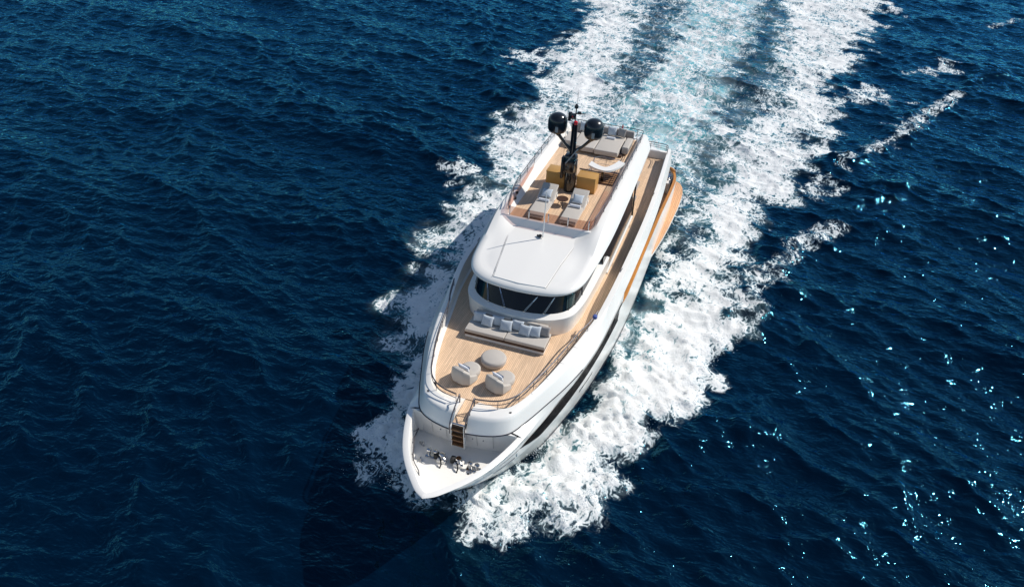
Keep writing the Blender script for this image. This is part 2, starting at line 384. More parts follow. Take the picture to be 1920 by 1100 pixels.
# upper deck slab underside and edge aft
bm = bmesh.new()
sel = G[:, 0] < -17.3
gu = G[sel].copy(); gd = gu.copy(); gd[:, 2] -= 0.22; gd[:, 1] -= .05; gin = gd.copy(); gin[:, 1] = 3.5
loft(bm, [gu, gd, gin])
bobj('deck_overhang', bm, M['gel'], yacht)
# aft end of upper deck
bm = bmesh.new()
box(bm, (-36.62, 0, 5.42), (0.34, 8.2, 0.75), 0.08)
bobj('aft_bulwark', bm, M['gel'], yacht)

# ---- main deck aft: side decks, cap rail, inner house side, transom structure
xs = np.linspace(-17.6, -37.5, 40)
ho = np.interp(xs, H4[::-1, 0], H4[::-1, 1]); hz = np.interp(xs, H4[::-1, 0], H4[::-1, 2])
bm = bmesh.new()
A = [np.stack([xs, ho-.0, hz], 1), np.stack([xs, ho-.015, hz+.05], 1), np.stack([xs, ho-.20, hz+.05], 1), np.stack([xs, ho-.22, hz-.03], 1)]
loft(bm, A)
bobj('cap_rail', bm, M['teak_cap'], yacht)
bm = bmesh.new()
loft(bm, [np.stack([xs, ho-.20, hz-.03], 1), np.stack([xs, ho-.24, np.full(40, 2.75)], 1)])
bobj('inner_bulwark', bm, M['gel'], yacht)
bm = bmesh.new()
loft(bm, [[(x, y-.2, 2.75) for x, y in zip(xs, ho)], [(x, 0, 2.75) for x in xs]])
bobj('main_teak_deck', bm, M['teak_side'], yacht, smooth=False)
bm = bmesh.new()
box(bm, (-24.5, 0, 3.9), (14.0, 7.0, 2.3), 0.1)
bobj('saloon_house', bm, M['gel'], yacht)
for s in (1, -1):
    bm = bmesh.new(); box(bm, (-24.3, 3.52*s, 4.0), (13.2, 0.05, 1.5), 0.02); bobj('saloon_window', bm, M['glass'], yacht)

# ---- long hull window band (port and starboard)
for s in (1, -1):
    xw = np.linspace(-5.0, -17.2, 50)
    zt = np.interp(xw, [-17.2, -15, -10.6, -9.2, -7.5, -6.2, -5.4, -5.0], [4.78, 4.74, 4.60, 4.34, 4.16, 4.07, 4.0, 3.85])
    zb = np.interp(xw, [-17.2, -15, -9, -6.6, -5.6, -5.2, -5.0], [3.4, 3.34, 3.30, 3.36, 3.62, 3.78, 3.83])
    def hy(x, z):
        y3 = np.interp(x, H3[::-1, 0], H3[::-1, 1]); y4 = np.interp(x, H4[::-1, 0], H4[::-1, 1]); z4 = np.interp(x, H4[::-1, 0], H4[::-1, 2])
        y5 = np.interp(x, o5[:, 0], o5[:, 1]); z5 = np.interp(x, o5[:, 0], o5[:, 2])
        if z < z4: t = (z-3.3)/(z4-3.3); return y3+(y4-y3)*t
        if z < z5: t = (z-z4)/(z5-z4); return y4+(y5-y4)*t
        yg = np.interp(x, gi[:, 0], gi[:, 1]); zg = np.interp(x, gi[:, 0], gi[:, 2]); t = (z-z5)/(zg-z5); return y5+(yg-y5)*t+.02*4*t*(1-t)
    rows = []
    for t in np.linspace(0, 1, 7):
        rows.append([(x, (hy(x, b+(a-b)*t)+.022)*s, b+(a-b)*t) for x, a, b in zip(xw, zt, zb)])
    bm = bmesh.new(); loft(bm, rows, mirror=False)
    gw = bobj('hull_window', bm, M['glass_hull'], yacht, angle=60)
    bm = bmesh.new()
    for xx in (-15.4,):
        zt_, zb_ = np.interp(xx, xw[::-1], zt[::-1]), np.interp(xx, xw[::-1], zb[::-1])
        tube(bm, [(xx, (hy(xx, zb_)+.028)*s, zb_), (xx, (hy(xx, zt_)+.028)*s, zt_)], .018, 5)
    tube(bm, [(x, (hy(x, b)+.02)*s, b) for x, b in zip(xw, zb)], .025, 5)
    bobj('window_mullion', bm, M['rubber'], gw)
    bm = bmesh.new()      # bow styling lines
    xg = np.linspace(-5.0, -1.4, 24)
    tube(bm, [(x, (hy(x, 3.84)+.004)*s, 3.84) for x in xg], .022, 5)
    xg = np.linspace(-4.7, -1.9, 20)
    tube(bm, [(x, (hy(x, 3.42)+.004)*s, 3.42) for x in xg], .026, 5)
    bobj('bow_styling_line', bm, M['groove'], yacht)
    bm = bmesh.new()
    xg = np.linspace(-13.2, -11.4, 10)
    def hy2(x, z):
        y2 = np.interp(x, H2[::-1, 0], H2[::-1, 1]); y3 = np.interp(x, H3[::-1, 0], H3[::-1, 1]); return y2+(y3-y2)*(z-2.0)/1.3
    loft(bm, [[(x, (hy2(x, z)+.012)*s, z) for x in xg] for z in (2.35, 2.55)], mirror=False)
    bobj('hull_vent', bm, M['glass'], yacht)
    bm = bmesh.new()      # chine line / dark boot top
    xg = np.linspace(-4.4, -37.3, 60)
    loft(bm, [[(x, (np.interp(x, H1[::-1, 0], H1[::-1, 1])*(1-z/2)+np.interp(x, H2[::-1, 0], H2[::-1, 1])*z/2+.01)*s, z) for x in xg] for z in (-.2, .25, .5)], mirror=False)
    bobj('boot_stripe', bm, M['groove'], yacht)

# ---- fold-down balcony on the port side
bm = bmesh.new()
bl = cr([(-27.3, 4.90, 0), (-29, 5.12, 0), (-31.3, 5.33, 0), (-34.1, 5.48, 0), (-36.2, 5.54, 0), (-38.0, 5.46, 0), (-39.0, 5.18, 0), (-39.5, 4.8, 0), (-39.5, 4.4, 0)], 8)
inn = np.array([[max(p[0], -37.58) if i < 200 else p[0], 4.5, 0] for i, p in enumerate(bl)])
def slab(bm, out, inn, z, h):
    loft(bm, [[(p[0], p[1], z) for p in inn], [(p[0], p[1], z) for p in out], [(p[0], p[1], z-h) for p in out], [(p[0], p[1], z-h) for p in inn]], mirror=False)
bmt = bmesh.new(); slab(bmt, bl, inn, 2.2, .10)
bobj('fold_down_platform', bmt, M['teak_fold'], yacht)
bl2 = bl.copy(); bl2[:, 1] += .02
slab(bm, bl2, inn, 2.095, .14)
bobj('platform_edge', bm, M['gel'], yacht)

# ---- swim / aft quarter: rounded teak-capped quarter with fairlead
q = cr([(-37.3, 4.64, 3.98), (-37.7, 4.4, 3.98), (-37.9, 4.05, 3.98), (-37.8, 3.6, 3.98)], 8)
for s in (1, -1):
    bm = bmesh.new(); tube(bm, [(p[0], p[1]*s, p[2]) for p in q], .12, 8); bobj('quarter_rail', bm, M['teak_cap'], yacht)
bm = bmesh.new()
qq = np.array(q)
for s in (1, -1):
    loft(bm, [[(p[0], p[1]*s, 3.95) for p in qq], [(p[0], p[1]*s, 1.2) for p in qq]], mirror=False)
box(bm, (-38.0, 0, 1.0), (1.6, 8.0, 1.3), .2)
bobj('stern_quarter', bm, M['gel'], yacht)
for s in (1, -1):
    bm = bmesh.new(); box(bm, (-36.6, 4.22*s, 3.2), (1.6, .7, .9), .06); qd = bobj('quarter_box', bm, M['gel_deck'], yacht)
    for dx in (-.28, 0, .28):
        bm = bmesh.new(); lathe(bm, [(.12, 0), (.13, .06), (.08, .1), (.08, .2), (.12, .25), (0, .27)], (-36.7+dx, 4.35*s, 3.64), 12); bobj('mooring_bollard', bm, M['chrome'], qd)

# ------------------------------------------------------------------ wheelhouse
WB = [(-11.75, 0), (-11.85, 1.0), (-12.15, 1.9), (-12.7, 2.5), (-13.6, 2.8), (-15.5, 2.92), (-19.0, 2.95)]
SI = [(-11.38, 0), (-11.48, 1.1), (-11.8, 2.1), (-12.45, 2.82), (-13.5, 3.12), (-15.5, 3.28), (-19.0, 3.38)]
BS = [(-11.5, 0), (-11.6, 1.05), (-11.9, 2.0), (-12.5, 2.72), (-13.5, 3.0), (-15.5, 3.16), (-19.0, 3.34)]
RE = [(-11.82, 0), (-11.9, 1.0), (-12.12, 1.95), (-12.6, 2.65), (-13.4, 3.05), (-15.3, 3.32), (-18, 3.5), (-22, 3.5), (-26, 3.42), (-31.0, 3.3)]
WT = [(-12.25, 0), (-12.33, .95), (-12.6, 1.75), (-13.1, 2.35), (-13.9, 2.62), (-15.8, 2.75), (-19.0, 2.8)]
zw = 6.42
wb = cr([(*p, zw) for p in WB]); wt = cr([(*p, 7.5) for p in WT])
si = cr([(*p, zw-.10) for p in SI]); bs = cr([(*p, ZD) for p in BS])
bm = bmesh.new()
si2 = si.copy(); si2[:, 2] -= .09; si2[:, :2] = si[:, :2]*.9+bs[:, :2]*.1
md = bs.copy(); md[:, 2] = 5.75; md[:, :2] = bs[:, :2]*.55+si[:, :2]*.45
loft(bm, [wb, si, si2, md, bs])
for s in (1, -1):      # aft end of the wheelhouse shoulder
    bm.faces.new([bm.verts.new((-19.0, y*s, z)) for y, z in ((2.9, zw), (2.95, zw), (3.38, zw-.1), (3.34, ZD), (2.9, ZD))])
wh = bobj('wheelhouse', bm, M['gel'], yacht, angle=35)
bm = bmesh.new()
def lerp(a, b, t): return a*(1-t)+b*t
loft(bm, [lerp(wb, wt, t)+np.array([0, 0, .002]) for t in (0, .25, .5, .75, 1)])
bobj('windscreen', bm, M['glass'], wh, angle=60)
# light side panes seen at the port corner
bm = bmesh.new()
nW = len(wb)
for s in (1, -1):
    for i in (19, 23, 27):
        a, b = wb[i], wt[i]; bm = bmesh.new()
        tube(bm, [(a[0]+.01, (a[1]+.015)*s, a[2]), (b[0]+.01, (b[1]+.015)*s, b[2])], .025, 5); bobj('windscreen_mullion', bm, M['rubber'], wh)
for q in (1, -1):      # clearer side pane at each corner
    bm = bmesh.new(); a_, b_ = wb[18:24], wt[18:24]
    loft(bm, [[(p[0]+.02, (p[1]+.015)*q, p[2]) for p in lerp(a_, b_, t)] for t in (.08, .5, .92)], mirror=False); bobj('corner_pane', bm, M['pane'], wh, angle=60)
# wipers
def on_screen(y, t):
    yy = abs(y); W1 = lerp(wb, wt, t); x = np.interp(yy, W1[:, 1][:26], W1[:, 0][:26]); z = W1[0, 2]
    return Vector((x+.05, y, z))
for ya, yb in ((-1.52, -1.78), (-.55, -1.0), (.5, 1.02), (1.5, 1.86)):
    bm = bmesh.new()
    pa = on_screen(ya, .03)
    pb = on_screen(yb, .78)
    if ya > 0: pa, pb = on_screen(ya, .03), on_screen(yb, .72)
    o = Vector((0, .035, 0))
    tube(bm, [pa-o, pb-o*.6], .012, 5); tube(bm, [pa+o, pb+o*.6], .012, 5)
    box(bm, pa, (.1, .14, .1), .02)
    tube(bm, [pb+(pa-pb)*.28, pb+(pb-pa)*.06], .022, 5)
    bobj('wiper', bm, M['steel'], wh)
# sky lounge behind
bm = bmesh.new()
for q in (1, -1):
    loft(bm, [[(-18.9, 3.40*q, ZD), (-26.4, 3.40*q, ZD)], [(-18.9, 3.39*q, 5.33), (-26.4, 3.39*q, 5.33)], [(-18.9, 3.28*q, 5.35), (-26.4, 3.28*q, 5.35)]], mirror=False)
bm.faces.new([bm.verts.new(v) for v in ((-26.4, 3.28, ZD), (-26.4, -3.28, ZD), (-26.4, -3.09, 8.0), (-26.4, 3.09, 8.0))])
bobj('sky_lounge', bm, M['gel'], yacht)
for q in (1, -1):
    bm = bmesh.new(); loft(bm, [[(-18.0, 3.30*q, 5.35), (-26.4, 3.30*q, 5.35)], [(-18.0, 3.10*q, 7.95), (-26.4, 3.10*q, 7.95)]], mirror=False)
    g_ = bobj('sky_lounge_window', bm, M['glass'], yacht)
    bm = bmesh.new(); tube(bm, [(-26.6, 3.3*q, ZD), (-26.9, 3.2*q, 8.0)], .06, 10); bobj('roof_pillar', bm, M['black'], yacht)

# ------------------------------------------------------------------ roof and sun deck shell
def rz(x): return float(np.interp(x, [-31, -24, -19, -16.5, -14, -12], [8.15, 8.12, 8.05, 7.9, 7.72, 7.62]))
re_ = cr([(*p, rz(p[0])) for p in RE])
under = re_.copy(); under[:, 2] -= 0.10; under[:, 1] = under[:, 1]-.04
und2 = re_.copy(); und2[:, 1] = np.minimum(re_[:, 1]*.80, 2.75); und2[:, 0] = re_[:, 0]-.35*np.clip((re_[:, 0]+16)/4, 0, 1); und2[:, 2] = re_[:, 2]-.16
und3 = und2.copy(); und3[:, 1] = 0
ROOFT = [(-12.2, 0), (-12.28, .95), (-12.45, 1.75), (-12.9, 2.35), (-13.7, 2.72), (-15.3, 2.9), (-16.7, 2.86)]
SDC = 9.12
# roof surface height
def roofz(x, y=0): return float(np.interp(x, [-17.2, -16.6, -14, -12.2, -11.8], [8.36, 8.34, 8.1, 7.82, 7.66]))-0.012*y*y
# inner shoulder line: roof edge -> shoulder, rising aft into the sun-deck coaming
SH = [(-12.06, 0, 7.80), (-12.14, .95, 7.80), (-12.36, 1.85, 7.81), (-12.82, 2.47, 7.85), (-13.6, 2.84, 7.94), (-15.3, 3.0, 8.20), (-17.2, 3.02, 8.78),
      (-19.5, 2.98, 9.02), (-24, 2.95, 9.10), (-31.0, 2.9, 9.12)]
CIN = [(-12.5, 0, 7.87), (-12.56, .9, 7.87), (-12.75, 1.65, 7.87), (-13.15, 2.15, 7.9), (-13.9, 2.45, 7.98), (-15.4, 2.55, 8.2), (-17.2, 2.62, 8.82),
       (-19.5, 2.66, 9.05), (-24, 2.68, 9.12), (-31.0, 2.62, 9.14)]
sh = cr(SH); cin = cr(CIN)
bm = bmesh.new()
cen = cin.copy()
fr = cin.copy()
k = int(np.argmin(np.abs(cin[:, 0]+17.2)))+1
bulge = lerp(re_, sh, .5); bulge[:, 2] += .025; bulge[1:, 1] += .03
lip2 = lerp(re_, sh, .12); lip2[:, 2] += .03; lip2[1:, 1] += .01
loft(bm, [und3, und2, under, re_, lip2, bulge, sh, lerp(sh, cin, .5)+np.array([0, 0, .02]), cin])
# sheet between the inner lines forward of the sun deck
f1 = cin[:k].copy()
rows = []
for t in np.linspace(0, 1, 9):
    r = f1.copy(); r[:, 1] = f1[:, 1]*(1-t)
    zc = np.array([max(roofz(x), 7.86) for x in f1[:, 0]])
    r[:, 2] = f1[:, 2]*(1-min(1, t*3))+zc*min(1, t*3)
    rows.append(r)
loft(bm, rows)
# inner wall of the sun-deck coaming
b1 = cin[k-1:].copy(); b2 = b1.copy(); b2[:, 2] = 8.6; b2[:, 1] = np.minimum(b2[:, 1]-.05, 2.28)
loft(bm, [b1, b2])
# upstand at the front of the sun deck
bm.faces.new([bm.verts.new(v) for v in ((-16.75, -2.62, 8.2), (-16.75, 2.62, 8.2), (-17.12, 2.62, 8.72), (-17.12, -2.62, 8.72))])
bm.faces.new([bm.verts.new(v) for v in ((-17.12, 2.62, 8.72), (-17.12, -2.62, 8.72), (-17.3, -2.62, 8.72), (-17.3, 2.62, 8.72))])
bm.faces.new([bm.verts.new(v) for v in ((-17.3, 2.62, 8.72), (-17.3, -2.62, 8.72), (-17.3, -2.62, 8.6), (-17.3, 2.62, 8.6))])
# aft end cap
bm.faces.new([bm.verts.new(v) for v in ((-31.0, 3.3, 8.15), (-31.0, -3.3, 8.15), (-31.0, -3.26, 7.99), (-31.0, 3.26, 7.99))])
for s in (1, -1):
    bm.faces.new([bm.verts.new(v) for v in ((-31.0, 3.3*s, 8.15), (-31.0, 2.9*s, 9.12), (-31.0, 2.62*s, 9.14), (-31.0, 2.28*s, 8.6), (-31.0, 2.28*s, 8.15))])
bm.faces.new([bm.verts.new(v) for v in ((-31.0, 2.6, 8.62), (-31.0, -2.6, 8.62), (-31.0, -3.0, 8.0), (-31.0, 3.0, 8.0))])
bobj('roof_and_coaming', bm, M['gel'], yacht, angle=40)
# raised roof panel
bm = bmesh.new()
hw = [(-12.22, 1.38), (-14.2, 1.6), (-16.68, 1.92)]
rows = []
for t in np.linspace(-1, 1, 17):
    r = []
    for x, h in hw:
        xx = x if x < -12.3 else x+.10-.14*abs(t)
        r.append((xx, t*h, roofz(x)+.042-.015*abs(t)))
    rows.append(r)
loft(bm, rows, mirror=False)
for s in (0, -1):
    r = rows[s]; loft(bm, [r, [(p[0], p[1]+(.05 if s else -.05), p[2]-.10) for p in r]], mirror=False)
loft(bm, [[r[0] for r in rows], [(r[0][0]+.06, r[0][1], r[0][2]-.14) for r in rows]], mirror=False)
bobj('roof_panel', bm, M['gel'], yacht, angle=25)
for s in (1, -1):
    bm = bmesh.new(); tube(bm, [(x-.01, (h+.055)*s, roofz(x)+.012) for x, h in hw], .011, 5); bobj('panel_seam', bm, M['seam'], yacht)
# sun deck floor
bm = bmesh.new()
loft(bm, [[(-17.3, 2.6, 8.63), (-31.0, 2.6, 8.63)], [(-17.3, -2.6, 8.63), (-31.0, -2.6, 8.63)]], mirror=False)
bobj('sun_deck', bm, M['teak'], yacht, smooth=False)

# ------------------------------------------------------------------ railings
def railing(name, path, heights, post_step, r=.024, post_r=.016, base=None, mat=None, parent=None, ends=False):
    """path: points at the base; heights: bars above the base, topmost first"""
    P = np.array(path, float); mat = mat or M['rail']
    d = np.r_[0, np.cumsum(np.linalg.norm(np.diff(P, axis=0), axis=1))]
    def at(s): return np.array([np.interp(s, d, P[:, k]) for k in range(3)])
    bm = bmesh.new(); tube(bm, [p+np.array([0, 0, heights[0]]) for p in P], r, 8)
    root = bobj(name, bm, mat, parent)
    for h in heights[1:]:
        bm = bmesh.new(); tube(bm, [p+np.array([0, 0, h]) for p in P], r*.55, 6); bobj('rail_bar', bm, mat, root)
    n = max(1, int(round(d[-1]/post_step)))
    for i in range(n+1):
        p = at(d[-1]*i/n); bm = bmesh.new(); tube(bm, [p, p+np.array([0, 0, heights[0]])], post_r, 6)
        bobj('rail_post', bm, mat, root)
    return root
# bow rails on both sides of the fore deck, ending at the ladder
RP = [(-13.4, 4.02, 5.85), (-12.4, 3.82, 5.72), (-11.4, 3.52, 5.70), (-9.4, 3.15, 5.68), (-8.0, 2.82, 5.67), (-7.0, 2.52, 5.66), (-6.3, 2.3, 5.62), (-5.72, 2.0, 5.6), (-5.35, 1.62, 5.58), (-5.15, 1.2, 5.56), (-5.02, .6, 5.55), (-4.98, .34, 5.55)]
rp = cr(RP, 4)
railing('bow_railing', rp, (.5, .26), 1.15, r=.034, parent=yacht)
rps = np.array([(p[0], -p[1], p[2]) for p in rp if p[1] > .5])
railing('bow_railing', rps, (.5, .26), 1.15, r=.034, parent=yacht)
# ladder with teak treads
YC = 0.0
bm = bmesh.new(); box(bm, (-4.02, YC, 4.55), (.05, .58, 1.30), .01, RY(.10)); ld = bobj('ladder', bm, M['dkwood'], yacht)
for i in range(4):
    t = i/3; bm = bmesh.new(); box(bm, (-3.88-.12*t, YC, 5.02-1.02*t), (.20, .56, .045), .01); bobj('tread', bm, M['teak_step'], ld)
for q in (-.31, .31):
    bm = bmesh.new(); box(bm, (-3.97, YC+q, 4.56), (.20, .04, 1.40), .01, RY(.10)); bobj('stringer', bm, M['gel'], ld)
    bm = bmesh.new()
    tube(bm, cr([(-5.02, YC+q*1.15, 5.6), (-5.0, YC+q*1.15, 6.08), (-4.72, YC+q*1.15, 5.95), (-4.1, YC+q*1.15, 5.62), (-3.84, YC+q*1.15, 5.3), (-3.86, YC+q*1.15, 4.72)], 4), .032, 8)
    bobj('handrail', bm, M['rail'], ld)
    bm = bmesh.new(); tube(bm, [(-4.45, YC+q*1.15, 5.25), (-4.45, YC+q*1.15, 5.84)], .02, 6); bobj('rail_post', bm, M['rail'], ld)
bm = bmesh.new(); box(bm, (-3.98, YC, 5.25), (.10, .62, .05), .015); bobj('ladder_sill', bm, M['steel'], ld)

# sun deck glass screen at the front
bm = bmesh.new(); loft(bm, [cr([(-17.25, 0, 8.72), (-17.27, 1.8, 8.72), (-17.35, 2.28, 8.72), (-17.6, 2.46, 8.72), (-18.2, 2.5, 8.75)]), cr([(-17.25, 0, 9.28), (-17.27, 1.8, 9.28), (-17.35, 2.28, 9.28), (-17.6, 2.46, 9.28), (-18.2, 2.5, 9.28)])])
ws = bobj('wind_screen', bm, M['screen'], yacht, angle=60)
for y in (-2.28, -1.12, 0, 1.12, 2.28):
    bm = bmesh.new(); box(bm, (-17.24 if abs(y) < 2 else -17.32, y, 8.99), (.05, .06, .60), .01); bobj('screen_post', bm, M['steel'], ws)
# port and starboard sun-deck rails with glass
for s in (1, -1):
    bm = bmesh.new(); loft(bm, [[(-18.2, 2.5*s, 8.8), (-23, 2.63*s, 9.1)], [(-18.2, 2.5*s, 9.3), (-23, 2.63*s, 9.45)]], mirror=False)
    bobj('side_glass', bm, M['clear'], yacht)
    pth = cr([(-17.7, 2.5*s, 8.8), (-19.5, 2.72*s, 9.04), (-23, 2.78*s, 9.1), (-27, 2.78*s, 9.1), (-29.6, 2.76*s, 9.1), (-30.4, 2.70*s, 9.08), (-30.7, 2.3*s, 9.0)], 5)
    railing('sun_deck_railing', pth, (.52, .36, .2), 1.5, r=.026, parent=yacht)
railing('stern_railing', [(-30.72, -2.3, 8.68), (-30.72, 2.3, 8.68)], (.84, .62, .4), 1.15, r=.026, parent=yacht)
# upper deck aft rail with rounded corners
up = cr([(-35.2, 4.05, 6.1), (-35.9, 3.98, 6.0), (-36.4, 3.85, 5.9), (-36.62, 3.55, 5.85), (-36.66, 3.0, 5.85), (-36.68, 0, 5.85)], 5)
railing('aft_railing', up, (.5, .34, .17), 1.3, r=.028, parent=yacht)
railing('aft_railing', [(p[0], -p[1], p[2]) for p in up], (.5, .34, .17), 1.3, r=.028, parent=yacht)
# handrail on the port side-deck bulwark
for s in (1, -1):
    for x in (-17.8, -20.5, -25.5, -28):
        bm = bmesh.new(); tube(bm, [(x, (4.3)*s, 6.2), (x, 4.3*s, 6.3), (x-.35, 4.32*s, 6.3), (x-.35, 4.32*s, 6.2)], .018, 6); bobj('cleat', bm, M['rail'], yacht)
# panel joints of the coaming top, deck drains, latches of the bulkhead lockers
for s in (1, -1):
    for x in (-6.6, -7.9, -9.3, -10.9):
        i = int(np.argmin(np.abs(CO[:, 0]-x))); a, b = CO[i], CI[i]; bm = bmesh.new()
        tube(bm, [(a[0], a[1]*s, a[2]+.004), ((a[0]*.5+b[0]*.5), (a[1]+b[1])/2*s, (a[2]+b[2])/2+.008), (b[0], b[1]*s, b[2]+.004)], .011, 5); bobj('coaming_joint', bm, M['seam'], yacht)
    bm = bmesh.new(); lathe(bm, [(.07, 0), (.07, .03), (0, .035)], (-5.25, 2.0*s, 5.545), 12); bobj('fill_cap', bm, M['rubber'], yacht)
    for y in (.75, 1.5):
        bm = bmesh.new(); tube(bm, [(-4.19-.16*y, y*s, 4.6), (-4.40-.13*y, y*s, 3.75)], .011, 4); bobj('locker_seam', bm, M['seam'], yacht)
    for y in (.55, 1.05):
        bm = bmesh.new(); lathe(bm, [(.035, 0), (.03, .03), (0, .035)], (-4.32-.1*y, y*s, 4.2), 8); bobj('locker_latch', bm, M['seam'], yacht)

# ------------------------------------------------------------------ foredeck mooring gear
def windlass(x, y):
    sc_ = .8
    bm = bmesh.new()
    box(bm, (x, y, ZM+.09), (.42, .42, .18), .04)
    r = bobj('windlass', bm, M['gel'], yacht)
    bm = bmesh.new(); lathe(bm, [(.16, .18), (.17, .22), (.10, .26), (.09, .36), (.15, .42), (.13, .45), (0, .46)], (x, y, ZM), 18); bobj('capstan_drum', bm, M['chrome'], r)
    bm = bmesh.new(); box(bm, (x-.05, y-.30, ZM+.2), (.30, .22, .28), .06); tube(bm, [(x+.1, y-.05, ZM+.25), (x+.42, y+.12, ZM+.22), (x+.55, y+.1, ZM+.05)], .03, 6); bobj('chain_stopper', bm, M['rubber'], r)
    bm = bmesh.new(); tube(bm, [(x+.12, y, ZM+.3), (x+.3, y+.26, ZM+.34)], .035, 8); lathe(bm, [(.06, 0), (.06, .06), (0, .08)], (x+.3, y+.26, ZM+.33), 10); bobj('brake_handle', bm, M['steel'], r)
for x, y in ((-3.30, -.50), (-3.32, .30)): windlass(x, y)
def bollard(x, y, z=ZM, s=1.0, tilt=0):
    bm = bmesh.new(); box(bm, (x, y, z+.02), (.28*s, .5*s, .05), .015); r = bobj('deck_bollard', bm, M['chrome'], yacht)
    bm = bmesh.new()
    for d in (-.13, .13): lathe(bm, [(.06*s, 0), (.055*s, .2*s), (.10*s, .24*s), (.09*s, .28*s), (0, .3*s)], (x, y+d*s, z+.04), 12)
    bobj('bollard_post', bm, M['chrome'], r)
bollard(-3.42, -1.02, s=1.25); bollard(-3.30, 1.02, s=1.25)
for (x, y, a) in ((-2.95, -1.40, .5), (-3.9, -1.75, 1.1)):
    bm = bmesh.new(); box(bm, (0, 0, ZM+.06), (.34, .10, .12), .03); tube(bm, [(0, 0, ZM+.1), (.10, 0, ZM+.26)], .035, 8)
    dc = bobj('deck_cleat', bm, M['chrome'], yacht); dc.location = (x, y, 0); dc.rotation_euler.z = a
for x, y, r in ((-2.73, -.07, .075), (-1.95, -.24, .075), (-1.35, -.55, .045), (-1.3, -.12, .03), (-2.95, .9, .05), (-2.6, 1.05, .05), (-2.3, -.9, .025), (-2.2, .5, .03)):
    bm = bmesh.new(); lathe(bm, [(r, 0), (r, .05), (0, .06)], (x, y, ZM+.001), 16); bobj('deck_fitting', bm, M['rubber'], yacht)
bm = bmesh.new(); lathe(bm, [(.78, 0), (.76, .025), (.70, .035), (0, .04)], (-2.45, .02, ZM+.002), 32, sx=1.0, sy=1.15); bobj('deck_hatch', bm, M['gel_deck'], yacht)
bm = bmesh.new(); box(bm, (-3.15, 1.45, ZM+.12), (.12, .5, .24), .03, RZ(.5)); bobj('anchor_fairlead', bm, M['gel'], yacht)
for s in (1, -1):       # grab rail inside the bulwark
    bm = bmesh.new(); tube(bm, [(-4.35, 2.12*s, 3.95), (-3.6, 2.0*s, 4.1), (-2.6, 1.6*s, 4.15), (-2.45, 1.52*s, 3.9)], .03, 7)
    for x, y in ((-4.2, 2.1), (-3.4, 1.93), (-2.7, 1.65)): tube(bm, [(x, y*s, 4.05), (x+.1, (y+.12)*s, 3.95)], .018, 5)
    bobj('grab_rail', bm, M['rail'], yacht)

# ------------------------------------------------------------------ mast with domes
MX = -21.8
bm = bmesh.new()
tube(bm, [(MX, -.02, 8.6), (MX, -.02, 9.6), (MX-.03, -.02, 10.6), (MX-.03, -.04, 10.62), (MX-.04, -.06, 12.85)], .3, 20, rs=[.36, .36, .34, .19, .165])
mast = bobj('mast', bm, M['black'], yacht)
bm = bmesh.new(); box(bm, (MX, -.10, 10.40), (.78, .72, 1.15), .16); bobj('mast_collar', bm, M['black'], mast)
bm = bmesh.new(); box(bm, (MX+.12, -.52, 10.1), (.40, .16, 1.35), .05); bobj('mast_fin', bm, M['dome'], mast)
bm = bmesh.new(); tube(bm, [(MX+.42, -.30, 10.5), (MX+.42, .36, 11.5)], .035, 8); tube(bm, [(MX+.2, -.1, 10.7), (MX+.40, -.1, 10.78)], .06, 8); bobj('radar_scanner', bm, M['grey'], mast)
for s in (1, -1):
    bm = bmesh.new()
    tube(bm, [(MX, .1*s, 11.15), (MX, .5*s, 11.5), (MX, .9*s, 11.95), (MX, 1.04*s, 12.18)], .09, 10, rs=[.13, .09, .10, .22]); bobj('dome_arm', bm, M['black'], mast)
    bm = bmesh.new()
    prof = [(0, 12.12), (.32, 12.13), (.47, 12.18), (.54, 12.32), (.56, 12.52), (.56, 12.78)]
    for k in range(1, 9):
        a = k/8*PI/2; prof.append((.56*math.cos(a)**.9 if k < 8 else 0, 12.78+.50*math.sin(a)))
    prof[-1] = (0, 13.28)
    lathe(bm, prof, (MX, 1.07*s, .03), 32)
    d = bobj('satellite_dome', bm, M['dome'], mast, angle=80)
    bm = bmesh.new(); box(bm, (MX+.545, 1.07*s+.10, 12.50), (.05, .17, .34), .02); bobj('dome_hatch', bm, M['grey'], mast)
bm = bmesh.new()
box(bm, (MX, -.22, 13.25), (.3, .34, .3), .06); tube(bm, [(MX, -.06, 12.85), (MX, -.06, 13.9)], .03, 8)
lathe(bm, [(.1, 13.75), (.12, 13.85), (.06, 13.98), (0, 14.0)], (MX, -.06, 0), 12)
tube(bm, [(MX, -.5, 13.35), (MX, .5, 13.5)], .025, 6); box(bm, (MX, -.38, 13.35), (.22, .2, .24), .04); box(bm, (MX, .15, 13.5), (.16, .2, .16), .03); lathe(bm, [(.09, 13.0), (.09, 13.25), (0, 13.3)], (MX+.1, -.38, 0), 10)
bobj('mast_head', bm, M['black'], mast)
bm = bmesh.new(); lathe(bm, [(.09, 12.84), (.11, 12.9), (.11, 13.02), (0, 13.08)], (MX+.14, .02, 0), 12); lathe(bm, [(.05, 13.25), (.06, 13.3), (0, 13.38)], (MX+.12, -.2, 0), 10); bobj('navigation_light', bm, M['red'], mast)
for y, h in ((-.55, 14.6), (-.03, 14.7)):
    bm = bmesh.new(); tube(bm, [(MX, y, 10.7 if y < 0 else 12.8), (MX, y, h)], .009, 5); bobj('whip_antenna', bm, M['rail'], mast)
